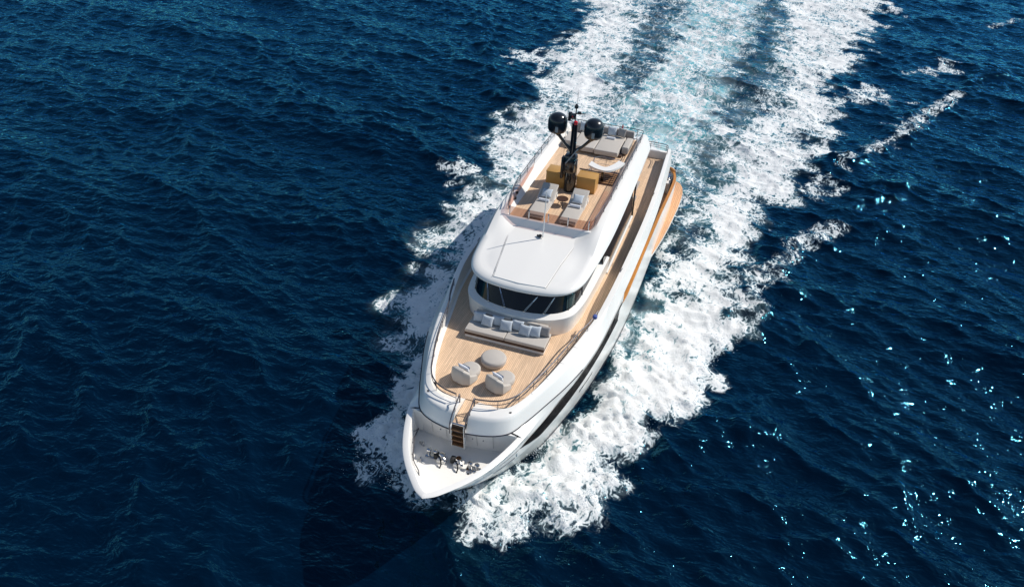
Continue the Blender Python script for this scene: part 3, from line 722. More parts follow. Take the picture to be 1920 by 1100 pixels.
# bar cabinets either side of the mast
for y0, y1, lab in ((-1.52, -.36, 0), (.36, 1.50, 1)):
    bm = bmesh.new(); box(bm, (-22.3, (y0+y1)/2, 9.1), (.95, y1-y0, .95), .015)
    cb = bobj('bar_cabinet', bm, M['bronze'], yacht)
    bm = bmesh.new(); box(bm, (-22.3, (y0+y1)/2, 9.6), (.99, y1-y0+.04, .04), .012); bobj('cabinet_top', bm, M['bronze'], cb)
    if lab: bm = bmesh.new(); box(bm, (-22.82, (y0+y1)/2, 9.66), (.10, y1-y0+.2, .05), .01); bobj('cabinet_trim', bm, M['dkwood'], cb)
# pole on the roof
bm = bmesh.new(); tube(bm, [(-16.15, .05, 8.4), (-16.2, .05, 11.15)], .028, 8, rs=[.035, .02])
pl = bobj('signal_pole', bm, M['gel'], yacht)
bm = bmesh.new(); lathe(bm, [(.10, 8.38), (.11, 8.44), (.08, 8.49), (0, 8.50)], (-16.2, -.12, 0), 14); box(bm, (-16.2, -.26, 8.42), (.12, .10, .08), .02); bobj('horn', bm, M['black'], pl)
# small navigation lights on the starboard coaming
bm = bmesh.new(); box(bm, (-19.3, -2.5, 9.12), (.14, .12, .14), .02); box(bm, (-18.9, -2.46, 8.95), (.14, .1, .14), .02); bobj('side_light', bm, M['rubber'], yacht)

# ------------------------------------------------------------------ soft furniture
def pillow_mesh(w_=.5, h=.5, t=.16, n=10):
    bm = bmesh.new(); V = {}
    for sgn in (1, -1):
        for i in range(n+1):
            for j in range(n+1):
                u, v = 2*i/n-1, 2*j/n-1
                edge = (abs(u) == 1 or abs(v) == 1)
                k = (1-u*u)**.5*(1-v*v)**.5
                pin = 1-.10*(abs(u)**3)*(1-abs(v)**2)-.0
                x = u*w_/2*(1-.10*(1-abs(u)**2*0-v*v)*abs(u)**2); y = v*h/2*(1-.10*(1-u*u)*abs(v)**2)
                if edge and sgn == -1: V[(sgn, i, j)] = V[(1, i, j)]
                else: V[(sgn, i, j)] = bm.verts.new((x, y, sgn*t/2*k**.8))
    for sgn in (1, -1):
        for i in range(n):
            for j in range(n):
                q = [V[(sgn, i, j)], V[(sgn, i+1, j)], V[(sgn, i+1, j+1)], V[(sgn, i, j+1)]]
                bm.faces.new(q if sgn > 0 else q[::-1])
    return bm
def place_pillow(name, label, cat, loc, tilt, yaw, m, w_=.52, h=.5, t=.2, group=None):
    bm = pillow_mesh(w_, h, t)
    # pillow's face looks forward (+x) and up by tilt
    R = RZ(yaw) @ RY(PI/2-tilt) @ RZ(PI/2)
    bmesh.ops.rotate(bm, cent=(0, 0, 0), matrix=R, verts=bm.verts)
    o = bobj(name, bm, m, None, angle=180); o.location = loc
    return tag(o, label, cat, group)
def rbox_obj(name, c, s, bev, m, parent=None, rot=None, seg=4):
    bm = bmesh.new(); box(bm, (0, 0, 0), s, bev, rot, seg); o = bobj(name, bm, m, parent, angle=60); o.location = c; return o
# foredeck sofa
sf = thing('deck_sofa', 'long taupe foredeck sofa on a white plinth in front of the wheelhouse windscreen', 'sofa', (-10.8, 0, ZD))
rbox_obj('plinth', (0.06, 0, .10), (1.12, 4.22, .2), .02, M['gel'], sf)
rbox_obj('seat_gap_shade', (0.05, 0, .255), (1.24, 4.24, .13), .01, M['dkwood'], sf)  # dark brown block colours in the shaded gap under the cushions
rbox_obj('seat_cushion', (0.02, -1.07, .40), (1.26, 2.12, .19), .045, M['cush'], sf)
rbox_obj('seat_cushion', (0.02, 1.07, .40), (1.26, 2.12, .19), .045, M['cush'], sf)
rbox_obj('backrest', (-.54, -.98, .70), (.20, 1.92, .50), .05, M['cush'], sf, RY(-.12))
rbox_obj('backrest', (-.54, .98, .70), (.20, 1.92, .50), .05, M['cush'], sf, RY(-.12))
plab = ['leftmost blue-grey pillow on the foredeck sofa, half behind its neighbour', 'blue-grey pillow second from the left on the foredeck sofa, leaning in front', 'blue-grey pillow third from the left on the foredeck sofa, set back',
        'blue-grey pillow leaning just left of the foredeck sofa\'s middle seam', 'blue-grey pillow set back just right of the foredeck sofa\'s middle', 'blue-grey pillow leaning forward, third from the right on the foredeck sofa',
        'blue-grey pillow second from the right on the foredeck sofa', 'darker rightmost pillow at the end of the foredeck sofa']
for i, (y, fx, yw) in enumerate(((-1.66, -11.06, .1), (-1.16, -10.86, -.12), (-.66, -11.08, .05), (-.14, -10.84, .1), (.40, -11.08, -.06), (.88, -10.82, -.1), (1.36, -10.92, .12), (1.80, -11.12, 0))):
    place_pillow('throw_pillow', plab[i], 'pillow', (fx, y, ZD+.76), .42 if fx > -11.0 else .25, yw, M['pillow'] if i < 7 else M['cush_dk'], .66, .60, .24, 'pillows on the foredeck sofa')
# ottoman
ot = thing('ottoman', 'round taupe upholstered ottoman between the sofa and the armchairs', 'ottoman', (-8.69, -.02, ZD))
bm = bmesh.new(); lathe(bm, [(.54, 0), (.58, .03), (.63, .12), (.635, .30), (.60, .37), (.52, .405), (0, .415)], seg=40); bobj('upholstery', bm, M['cush'], ot, angle=70)
bm = bmesh.new(); lathe(bm, [(.635, .285), (.645, .295), (.635, .305)], seg=40); bobj('piping', bm, M['cush_dk'], ot)
# armchairs: upholstered pod with a faceted back wrapping the bow side
def armchair(loc, rz, label):
    t = thing('deck_armchair', label, 'armchair', loc, rz, 'armchairs on the foredeck')
    n = 40
    def shape(a):     # +x is the back (towards the bow), -x the open front
        e_ = 5.0 if math.cos(a) > 0 else 2.6
        r = (abs(math.cos(a))**e_+abs(math.sin(a))**e_)**(-1/e_)
        x, y = .60*r*math.cos(a), .64*r*math.sin(a)
        if x < 0: x *= 1.5; y *= 1-.12*(-x)**2
        return x, y
    bm = bmesh.new(); rings = []
    for k, z in [(.86, .02), (.94, .10), (.98, .22), (.97, .34), (.90, .41), (.72, .44), (0, .445)]:
        rings.append([bm.verts.new((-.34+.64*k*math.cos(2*PI*i/n)*1.12, .60*k*math.sin(2*PI*i/n)*(abs(math.sin(2*PI*i/n))**-.12 if math.sin(2*PI*i/n) else 1), z)) for i in range(n)] if k > 0 else [bm.verts.new((-.22, 0, z))])
    for a, b in zip(rings, rings[1:]):
        for i in range(n):
            q = (i+1) % n
            bm.faces.new((a[i], a[q], b[q], b[i]) if len(b) > 1 else (a[i], a[q], b[0]))
    bm.faces.new(rings[0][::-1])
    bobj('seat', bm, M['cush'], t, angle=70)
    bm = bmesh.new()
    plan = [(-.26, -.66, .36), (.0, -.68, .44), (.30, -.67, .60), (.38, -.65, .68), (.60, -.36, .86), (.625, -.30, .88), (.64, 0, .885), (.625, .30, .88), (.60, .36, .86), (.38, .65, .68), (.30, .67, .60), (.0, .68, .44), (-.26, .66, .36)]
    rings = []
    for i, (x, y, h) in enumerate(plan):
        a_, b_ = plan[max(i-1, 0)], plan[min(i+1, len(plan)-1)]; tx, ty = b_[0]-a_[0], b_[1]-a_[1]; l_ = math.hypot(tx, ty); nx, ny = ty/l_, -tx/l_
        th = .26 if 2 < i < 10 else .20
        prof = [(-.10, .02), (.0, .04), (.04, .12), (.02, h*.55), (-.02, h*.90), (-.06, h*.98), (-.12, h), (-th, h*.985), (-th-.04, h*.92), (-th-.02, .42), (-th, .20)]
        rings.append([bm.verts.new((x+nx*d, y+ny*d, z)) for d, z in prof])
    for a, b in zip(rings, rings[1:]):
        for k in range(len(a)-1): bm.faces.new((a[k], a[k+1], b[k+1], b[k]))
    bm.faces.new(rings[0][::-1]); bm.faces.new(rings[-1])
    bobj('backrest', bm, M['cush'], t, angle=28)
    return t
ac1 = armchair((-7.10, -.90, ZD), -.32, 'taupe pod armchair on the left of the foredeck, nearer the starboard rail')
ac1.scale = (.88, .86, .94); ac2 = dup(ac1); ac2.location = (-7.10, .82, ZD); ac2.rotation_euler = (0, 0, -.40); ac2['label'] = 'taupe pod armchair on the right of the foredeck pair, nearest the port coaming'
for (x, y, rz_, s) in ((-7.0, -.93, -.32, 'left'), (-7.0, .78, -.40, 'right')):
    place_pillow('back_pillow', 'white pillow tucked in the %s foredeck armchair' % s, 'pillow', (x, y, ZD+.66), .35, rz_+PI, M['towel'], .66, .42, .20, 'pillows in the foredeck armchairs')
    tb = rbox_obj('folded_throw', (x-.20, y, ZD+.58), (.18, .46, .12), .05, M['navy'], None, RZ(rz_))
    tag(tb, 'folded navy throw on the seat of the %s foredeck armchair' % s, 'throw', 'throws on the foredeck armchairs')
# sun loungers
def lounger(y, label):
    t = thing('sun_lounger', label, 'sun lounger', (-19.2, y, 8.635), 0, 'sun loungers on the sun deck')
    bm = bmesh.new()
    for s in (-.44, .44): box(bm, (.15, s, .17), (3.1, .06, .08), .015)
    box(bm, (1.68, 0, .17), (.06, .9, .08), .015); box(bm, (-1.38, 0, .17), (.06, .9, .08), .015)
    bobj('frame', bm, M['gel'], t)
    for sx in (1.6, -1.3):
        for sy in (-.42, .42):
            bm = bmesh.new(); box(bm, (sx, sy, .085), (.07, .07, .17), .01); bobj('leg', bm, M['gel'], t)
    rbox_obj('mattress', (.80, 0, .26), (1.85, .95, .14), .04, M['cush'], t)
    rbox_obj('back_cushion', (-.75, 0, .50), (1.42, .92, .13), .04, M['cush'], t, RY(.42))
    bm = bmesh.new()
    for s in (-.47, .47): tube(bm, [(-.95, s, .2), (-1.15, s, .55)], .025, 6); box(bm, (-.55, s*1.03, .36), (.9, .04, .06), .01, RY(.42))
    bobj('back_support', bm, M['gel'], t)
    return t
l1 = lounger(-.84, 'taupe sun lounger with raised back, left of the small round table')
l2 = dup(l1); l2.location.y = 1.02; l2['label'] = 'taupe sun lounger with raised back, right of the small round table'
for y, s in ((-.84, 'left'), (1.02, 'right')):
    place_pillow('lounger_pillow', 'pale square pillow on the %s sun lounger of the sun deck' % s, 'pillow', (-19.72, y, 9.24), .95, 0, M['pillow'], .62, .58, .2, 'pillows on the sun loungers')
    bm = bmesh.new(); tube(bm, [(0, -.30, 0), (0, .30, 0)], .085, 14); o = bobj('rolled_towel', bm, M['towel'], None); o.location = (-19.18, y, 9.05)
    tag(o, 'rolled white towel on the %s sun lounger' % s, 'towel', 'towels on the sun loungers')
# small round table between loungers
st = thing('side_table', 'small dark round table standing between the two sun loungers', 'side table', (-19.75, .10, 8.635))
bm = bmesh.new(); lathe(bm, [(.34, .40), (.35, .42), (.34, .44), (0, .445)], seg=28); bobj('table_top', bm, M['dkwood'], st)
for k in range(3):
    a = 2*PI*k/3+.4; bm = bmesh.new(); tube(bm, [(.1*math.cos(a), .1*math.sin(a), .4), (.28*math.cos(a), .28*math.sin(a), 0)], .018, 6); bobj('leg', bm, M['rail'], st)
# daybed at the aft end of the sun deck
db = thing('daybed', 'wide taupe daybed with blocks and side arm at the aft end of the sun deck', 'daybed', (-28.9, 0, 8.635))
rbox_obj('mattress', (.2, .92, .30), (2.9, 1.55, .34), .06, M['cush'], db)
rbox_obj('mattress', (.2, -.62, .30), (2.7, 1.45, .34), .06, M['cush'], db)
rbox_obj('mattress', (.2, -1.75, .30), (1.6, .75, .34), .06, M['cush'], db)
rbox_obj('plinth', (.1, 0, .07), (2.3, 3.8, .13), .02, M['dkwood'], db)
rbox_obj('arm_block', (-.05, 2.0, .33), (1.7, .42, .5), .06, M['cush'], db)
rbox_obj('backrest', (-1.45, .1, .45), (.28, 4.1, .8), .07, M['cush_dk'], db)
for i, (y, lab) in enumerate(((-1.2, 'pale pillow on the daybed behind the left dome'), (-.45, 'blue-grey pillow on the daybed beside the mast'), (.72, 'blue-grey pillow on the daybed right of the right dome'), (1.38, 'dark grey corner pillow at the right end of the daybed'))):
    place_pillow('daybed_pillow', lab, 'pillow', (-29.95, y, 9.42), .32, (.1, -.1, .15, -.35)[i], M['pillow'] if i != 3 else M['cush_dk'], .62, .62, .24, 'pillows on the daybed')
bm = bmesh.new(); tube(bm, [(0, -.28, 0), (0, .28, 0)], .09, 14); o = bobj('rolled_towel', bm, M['towel'], None); o.location = (-29.35, .78, 9.17)
tag(o, 'rolled white towel on the daybed under the right dome', 'towel')
# stair-well guard and stair on the port side of the sun deck
sw = bmesh.new()
arc = [(-24.4+.95*math.cos(a), 1.55+.75*math.sin(a), 8.65) for a in np.linspace(.2, 2.9, 12)]
gr = railing('stair_guard', [(-23.4, .75, 8.65), (-25.3, .62, 8.65), (-25.7, .95, 8.65), (-25.6, 2.25, 8.65)], (.75, .5, .25), .9, r=.02, post_r=.014, mat=M['steel'], parent=yacht)
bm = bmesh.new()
loft(bm, [[(-23.3, 1.0, 8.637), (-25.4, 1.0, 8.637)], [(-23.3, 2.35, 8.637), (-25.4, 2.35, 8.637)]], mirror=False); bobj('stairwell_shade', bm, M['dkwood'], yacht)  # flat dark sheet on the deck stands in for the shaded stairwell
bm = bmesh.new()
for i in range(6): box(bm, (-23.6-.28*i, 1.7, 8.66+.0*i), (.18, 1.1, .03), .008)
bobj('stair_tread', bm, M['teak_step'], yacht)
cc = thing('curved_counter', 'white curved counter on a black pedestal inside the rails behind the right bar cabinet', 'counter', (-24.0, 1.55, 8.635))
ca = cr([(.05, -1.0, 0), (.42, -.35, 0), (.45, .25, 0), (-.2, .75, 0), (-1.1, 1.05, 0)], 6); ci_ = cr([(-.55, -.95, 0), (-.12, -.35, 0), (-.05, .05, 0), (-.55, .38, 0), (-1.3, .62, 0)], 6)
bm = bmesh.new(); loft(bm, [[(p[0], p[1], .78) for p in ci_], [(p[0], p[1], .86) for p in ci_], [(p[0], p[1], .86) for p in ca], [(p[0], p[1], .74) for p in ca], [(p[0], p[1], .78) for p in ci_]], mirror=False); bobj('counter_top', bm, M['gel'], cc)
rbox_obj('pedestal', (.12, -.05, .39), (.18, .18, .76), .03, M['black'], cc)
bm = bmesh.new(); tube(bm, [(0, 0, 0), (0, 0, .22), (.0, 0, .34)], .04, 10, rs=[.045, .045, .015]); o = bobj('bottle', bm, M['red'], None); o.location = (-29.9, 1.22, 9.55)
o.location = (-30.42, 1.3, 9.5)
tag(o, 'small red bottle standing at the stern rail of the sun deck', 'bottle')
# upper aft deck: lounge chairs half under the sun deck
at = thing('coffee_table', 'low round-cornered grey table on the upper aft deck', 'table', (-30.2, 2.5, ZD))
rbox_obj('table_top', (0, 0, .42), (1.5, .9, .06), .02, M['cush_dk'], at)
rbox_obj('pedestal', (0, 0, .2), (.8, .4, .38), .03, M['dkwood'], at)
for i, (x, y, l) in enumerate(((-28.0, 2.75, 'light grey lounge chair nearest the bow on the upper aft deck'), (-32.4, 2.3, 'light grey lounge chair nearest the stern on the upper aft deck'))):
    if i == 0:
        lc = thing('lounge_chair', l, 'chair', (x, y, ZD), 0, 'lounge chairs on the upper aft deck')
        rbox_obj('seat', (0, 0, .34), (.8, .75, .2), .05, M['cush'], lc); rbox_obj('backrest', (.38, 0, .6), (.16, .75, .5), .05, M['cush'], lc, RY(.2))
        for sy in (-.38, .38): rbox_obj('armrest', (0, sy, .5), (.75, .1, .2), .03, M['cush_dk'], lc)
    else:
        c2 = dup(lc); c2.location = (x, y, ZD); c2.rotation_euler = (0, 0, PI); c2['label'] = l
# blue cover at the forward end of the port side deck rail
o = rbox_obj('blue_cover', (-12.95, 3.98, 6.28), (.28, .22, .20), .07, M['blue'], None); tag(o, 'small blue cloth cover on the end of the port bow rail', 'cover')

#SEA
RIDGES = [
  (0.42, 1.0, [(-51.1, 17.3), (-58.3, 20.6), (-64.7, 24.0), (-70.4, 26.4), (-75.1, 28.4), (-80.6, 31.0), (-97.1, 39.7)]),
  (0.42, 1.0, [(-25.1, 11.9), (-27.9, 12.2), (-29.3, 12.4), (-31.6, 13.3), (-34.1, 14.1), (-36.2, 15.0), (-38.4, 16.1), (-41.9, 17.8), (-50.8, 21.8)]),
  (0.35, 1.2, [(-84.9, -28.7), (-71.8, -23.1), (-63.2, -18.7), (-54.5, -14.3)]),
  (0.3, 1.3, [(-49.6, -47.3), (-49.9, -43.3), (-47.8, -34.9), (-46.1, -26.8), (-43.9, -19.3), (-39.0, -14.4)]),
  (0.25, 1.2, [(-37.2, -52.9), (-36.9, -49.2), (-37.1, -46.0), (-41.3, -41.6)]),
  (0.25, 1.0, [(-26.4, -19.6), (-26.4, -17.6), (-26.6, -15.4), (-28.5, -12.7)]),
  (0.25, 0.8, [(-10.6, 9.1), (-14.2, 10.5), (-16.7, 13.3), (-24.4, 16.4)]),
  (0.25, 0.8, [(-7.6, 15.4), (-10.6, 18.9), (-14.9, 21.1), (-13.3, 26.0)]),
]
FOAM_POLYS = [
  ('wake', 0.5, [(-44.2, -5.7), (-85.1, -14.0), (-94.9, -16.2), (-110.3, -20.8), (-144.2, 29.1), (-117.0, 23.5), (-88.1, 20.7), (-79.6, 16.9), (-66.3, 18.2), (-59.2, 15.8), (-47.7, 14.1), (-39.2, 12.0), (-27.8, 11.9), (-22.6, 11.0), (-22.9, 6.5), (-31.1, 5.5), (-42.5, 3.3)]),
  ('stbd_bow', 0.94, [(-3.2, -1.5), (-3.1, -2.8), (-4.3, -3.8), (-4.0, -4.8), (-4.5, -5.8), (-5.0, -6.0), (-6.2, -6.1), (-7.9, -5.6), (-9.1, -5.4), (-9.6, -6.3), (-11.0, -6.6), (-12.4, -6.4), (-15.1, -6.6), (-15.9, -4.7), (-5.6, 0.0)]),
  ('stbd_mid', 0.85, [(-14.0, -6.3), (-13.9, -7.3), (-14.6, -7.8), (-16.1, -8.2), (-17.0, -9.3), (-18.1, -10.1), (-19.9, -10.7), (-21.1, -10.1), (-22.5, -10.0), (-24.5, -9.2), (-26.6, -9.9), (-29.4, -8.3), (-24.9, -5.4), (-16.0, -4.4)]),
  ('stbd_aft', 0.64, [(-25.5, -9.5), (-26.9, -11.3), (-28.7, -11.8), (-32.9, -11.5), (-35.3, -11.7), (-38.3, -10.6), (-42.3, -11.8), (-49.0, -13.9), (-53.1, -14.6), (-54.9, -13.0), (-58.0, -12.6), (-63.2, -14.6), (-69.1, -13.8), (-78.8, -16.3), (-81.7, -15.8), (-85.1, -14.0), (-94.9, -16.2), (-110.3, -20.8), (-116.9, -9.5), (-93.7, -7.0), (-80.7, -6.0), (-67.3, -6.4), (-60.4, -5.5), (-53.9, -2.4), (-41.8, -3.1), (-27.2, -5.4)]),
  ('wash', 0.47, [(-42.0, -2.7), (-52.8, -4.8), (-61.5, -3.4), (-73.2, -2.9), (-87.6, -2.7), (-109.0, -3.2), (-124.2, -4.4), (-131.3, 7.5), (-107.6, 6.6), (-86.7, 5.4), (-69.2, 5.0), (-59.2, 5.6), (-51.6, 4.8), (-44.1, 4.4), (-36.9, 2.5)]),
  ('port_aft', 0.68, [(-117.0, 23.5), (-104.5, 22.1), (-88.1, 20.7), (-83.5, 18.7), (-79.6, 16.9), (-76.7, 16.4), (-71.2, 17.7), (-66.3, 18.2), (-62.3, 17.7), (-59.2, 15.8), (-56.1, 17.3), (-52.9, 15.9), (-49.1, 13.8), (-47.7, 14.1), (-45.6, 12.7), (-41.2, 12.3), (-37.2, 11.8), (-36.5, 11.7), (-33.9, 12.5), (-30.9, 11.7), (-29.2, 11.2), (-27.6, 11.6), (-26.4, 12.0), (-24.5, 12.3), (-22.6, 11.0), (-21.9, 11.0), (-21.4, 10.5), (-20.1, 5.8), (-25.2, 5.7), (-31.1, 5.5), (-35.0, 6.7), (-38.7, 6.6), (-41.8, 6.6), (-47.2, 8.7), (-53.6, 6.0), (-57.9, 6.0), (-63.1, 8.8), (-72.1, 11.0), (-85.0, 11.5), (-98.0, 11.6), (-116.5, 10.0), (-132.3, 9.3), (-143.6, 28.2)]),
  ('port_fwd', 0.9, [(-22.6, 11.0), (-21.8, 10.7), (-20.4, 10.4), (-18.5, 10.2), (-17.8, 10.0), (-16.5, 10.1), (-15.2, 10.0), (-13.5, 8.4), (-11.4, 7.5), (-9.5, 6.0), (-8.2, 6.5), (-6.5, 6.2), (-5.5, 5.8), (-4.8, 5.0), (-4.3, 3.5), (-3.5, 3.6), (-2.7, 2.9), (-2.8, 1.9), (-3.4, 1.0), (-4.0, 0.2), (-4.7, 0.1), (-7.4, 1.9), (-8.3, 2.9), (-9.6, 3.0), (-10.9, 3.2), (-13.2, 3.8), (-15.2, 4.1), (-17.7, 4.6), (-19.3, 4.8), (-21.0, 5.5), (-23.0, 5.9), (-25.4, 5.6), (-25.7, 6.9), (-27.7, 11.7)]),
  ('port_in', 0.5, [(-5.7, 1.2), (-8.6, 2.8), (-13.6, 3.7), (-18.7, 4.4), (-24.8, 4.9), (-26.5, 5.5), (-25.8, 7.3), (-20.1, 7.2), (-14.6, 5.4), (-9.8, 3.8), (-6.7, 2.4)]),
  ('cap1', 0.6, [(-37.4, -15.0), (-39.1, -15.0), (-39.2, -13.5), (-38.0, -12.2), (-36.3, -12.8)]),
  ('cap2', 0.45, [(-71.4, -19.3), (-74.1, -18.7), (-74.0, -16.5), (-69.0, -15.4), (-67.6, -16.9)]),
  ('cap3', 0.75, [(-106.8, 21.5), (-110.1, 23.6), (-105.9, 23.7), (-104.3, 22.3)]),
  ('cap4', 0.6, [(-117.9, 25.1), (-122.4, 26.9), (-122.4, 28.8), (-117.8, 27.4), (-116.8, 25.7)]),
  ('cap5', 0.42, [(-74.3, 18.4), (-78.5, 20.0), (-80.2, 22.7), (-75.2, 24.0), (-72.5, 22.9), (-73.1, 21.2)]),
  ('cap6', 0.36, [(-88.5, 28.7), (-94.2, 30.8), (-93.5, 32.6), (-89.9, 31.9), (-88.5, 29.9)]),
  ('cap7', 0.4, [(-47.4, 14.8), (-49.5, 15.9), (-50.0, 17.5), (-47.8, 17.7), (-46.4, 16.4)]),
  ('cap8', 0.45, [(-66.9, 22.3), (-69.2, 23.8), (-67.8, 24.2), (-66.0, 23.1)]),
  ('cap9', 0.5, [(-19.2, -10.5), (-20.1, -10.7), (-20.4, -10.4), (-19.1, -10.1)]),
]
FOAM_LINES = [
  (0.75, 0.5, [(-58.3, 20.6), (-61.9, 22.4), (-64.7, 24.0), (-67.7, 25.4), (-70.4, 26.4), (-75.1, 28.4), (-80.6, 31.0)]),
  (0.6, 0.45, [(-26.9, 12.2), (-27.9, 12.2), (-29.3, 12.4), (-30.5, 13.2), (-31.7, 14.0)]),
  (0.72, 0.5, [(-32.4, 13.2), (-34.1, 14.1), (-36.2, 15.0), (-38.4, 16.1), (-41.9, 17.8)]),
  (0.6, 0.4, [(-37.1, 14.2), (-38.7, 15.3), (-41.1, 16.5), (-41.7, 17.3)]),
  (0.55, 0.4, [(-52.8, 18.0), (-55.4, 18.7), (-56.6, 19.2)]),
  (0.45, 0.4, [(-115.5, 39.9), (-120.2, 42.7), (-126.4, 46.7)]),
  (0.45, 0.4, [(-86.1, 25.7), (-88.2, 27.1), (-90.3, 29.1)]),
  (0.6, 0.25, [(-45.8, 5.1), (-45.5, 6.1), (-44.9, 7.6)]),
  (0.6, 0.25, [(-49.1, 5.7), (-47.7, 7.2), (-46.8, 7.8)]),
]
FOAM_HOLES = [
  (0.8, [(-45.2, 5.1), (-50.4, 5.0), (-54.6, 5.9), (-55.5, 7.8), (-50.8, 8.6), (-44.6, 8.1), (-42.8, 6.5)]),
  (0.85, [(-54.4, 5.4), (-60.8, 5.7), (-69.6, 5.9), (-82.6, 6.8), (-107.8, 7.0), (-130.5, 6.2), (-132.8, 10.2), (-97.6, 10.9), (-80.1, 10.8), (-67.7, 9.5), (-61.1, 7.9)]),
  (0.72, [(-64.6, -6.1), (-72.3, -6.9), (-79.2, -6.7), (-98.2, -10.1), (-118.8, -13.4), (-123.2, -6.0), (-90.1, -3.0), (-77.2, -3.6), (-67.4, -2.5), (-63.9, -3.9)]),
  (0.7, [(-31.3, 6.1), (-31.3, 5.0), (-34.5, 5.5), (-38.5, 6.2), (-37.9, 7.3), (-35.2, 7.1)]),
  (0.6, [(-12.8, -6.7), (-13.3, -7.6), (-14.0, -6.3), (-12.7, -4.4), (-12.0, -6.1)]),
  (0.6, [(-61.4, 8.6), (-69.7, 9.9), (-76.5, 11.9), (-69.3, 12.8), (-61.0, 11.1), (-57.9, 9.2)]),
  (0.5, [(-53.2, -0.9), (-57.7, -2.6), (-62.4, -1.5), (-66.9, 0.3), (-59.4, 1.0)]),
  (0.55, [(-60.8, -13.9), (-64.3, -12.5), (-60.0, -8.3), (-54.6, -9.1), (-55.7, -11.7)]),
]

# ------------------------------------------------------------------ the sea: one sheet to the horizon, finest near the yacht
def grid_axis(lo, hi, segs):
    """segs: (start, end, step) of the fine part; the tails grow to lo and hi"""
    a = []
    for s, e, st_ in segs: a += list(np.arange(s, e, st_))
    a.append(segs[-1][1])
    t = []; x = segs[0][0]; st_ = segs[0][2]
    while x > lo: st_ *= 1.18; x -= st_; t.append(x)
    b = []; x = segs[-1][1]; st_ = segs[-1][2]
    while x < hi: st_ *= 1.18; x += st_; b.append(x)
    return np.array(t[::-1]+a+b)
GX = grid_axis(-4000, 4000, [(-142, -100, .42), (-100, -60, .30), (-60, 14, .17)])
GY = grid_axis(-4000, 4000, [(-90, -48, .45), (-48, 34, .18), (34, 55, .4)])
X, Y = np.meshgrid(GX, GY, indexing='ij')
rng = np.random.default_rng(11)
def fft_field(n, size, wind, lam_lo, lam_hi, power, spread, seed):
    r = np.random.default_rng(seed)
    k = np.fft.fftfreq(n, size/n)*2*PI; kx, ky = np.meshgrid(k, k, indexing='ij'); kk = np.hypot(kx, ky); kk[0, 0] = 1
    c = (kx*math.cos(wind)+ky*math.sin(wind))/kk
    amp = kk**(-power)*np.abs(c)**spread*np.exp(-(kk*lam_lo/2/PI)**2)*np.exp(-(2*PI/lam_hi/kk)**2); amp[0, 0] = 0
    h = amp*(r.normal(size=(n, n))+1j*r.normal(size=(n, n)))
    H = np.fft.ifft2(h); f = H.real; sc_ = 1/f.std()
    dx = np.fft.ifft2(h*(1j*kx/kk)); dy = np.fft.ifft2(h*(1j*ky/kk))
    return f*sc_, dx.real*sc_, dy.real*sc_
def sample(F, size, x, y):
    n = F.shape[0]; u = (x/size*n) % n; v = (y/size*n) % n
    i = u.astype(int); j = v.astype(int); a = u-i; b = v-j; i2 = (i+1) % n; j2 = (j+1) % n; i %= n; j %= n
    return F[i, j]*(1-a)*(1-b)+F[i2, j]*a*(1-b)+F[i, j2]*(1-a)*b+F[i2, j2]*a*b
WIND = -0.12
far = np.clip(1-(np.hypot(X+30, Y)-150)/500, 0.0, 1)
Z = np.zeros_like(X); DX = np.zeros_like(X); DY = np.zeros_like(X)
for size, lo, hi, amp, pw, sp, sd, ang in ((97.0, 3.2, 22, .17, 2.1, 2.5, 3, WIND), (41.0, .9, 5.0, .070, 2.0, 1.8, 5, WIND-.1), (29.0, .42, 2.0, .030, 1.9, 1.2, 8, WIND+.55)):
    F, fx, fy = fft_field(512, size, ang, lo, hi, pw, sp, sd)
    c, s = math.cos(.37), math.sin(.37); xr, yr = X*c-Y*s, X*s+Y*c
    Z += amp*sample(F, size, xr, yr); a_, b_ = sample(fx, size, xr, yr), sample(fy, size, xr, yr)
    ch = 1.15
    DX -= -amp*ch*(a_*c+b_*s); DY -= -amp*ch*(-a_*s+b_*c)
Z *= far; DX *= far; DY *= far
# ---- foam density on a coarse raster, sampled at the vertices
def sdf(poly, x, y):
    P = np.array(poly); inside = np.zeros(x.shape, bool); d = np.full(x.shape, 1e9)
    for (x0, y0), (x1, y1) in zip(P, np.roll(P, -1, 0)):
        ex, ey = x1-x0, y1-y0; t = np.clip(((x-x0)*ex+(y-y0)*ey)/(ex*ex+ey*ey+1e-9), 0, 1)
        d = np.minimum(d, np.hypot(x-x0-t*ex, y-y0-t*ey))
        cnd = (y0 > y) != (y1 > y)
        with np.errstate(divide='ignore', invalid='ignore'): xi = (x1-x0)*(y-y0)/(y1-y0)+x0
        inside ^= cnd & (x < xi)
    return np.where(inside, d, -d)
def line_d(P, x, y):
    d = np.full(x.shape, 1e9)
    for (x0, y0), (x1, y1) in zip(P, P[1:]):
        ex, ey = x1-x0, y1-y0; t = np.clip(((x-x0)*ex+(y-y0)*ey)/(ex*ex+ey*ey+1e-9), 0, 1)
        d = np.minimum(d, np.hypot(x-x0-t*ex, y-y0-t*ey))
    return d
RXs = np.arange(-190, 20, .35); RYs = np.arange(-60, 75, .35)
RXg, RYg = np.meshgrid(RXs, RYs, indexing='ij')
N1, _, _ = fft_field(512, 70.0, 0, .8, 9, 1.6, 0, 21); N2, _, _ = fft_field(512, 70.0, 0, .8, 9, 1.6, 0, 22)
wk = np.clip(.35-RXg/40, .35, .9); wx = RXg+wk*sample(N1, 70, RXg, RYg); wy = RYg+wk*sample(N2, 70, RXg, RYg)
N3, _, _ = fft_field(512, 90.0, 0, 2.5, 16, 1.6, 0, 23)
SD = {}
D = np.zeros_like(RXg); dense = np.zeros_like(RXg)
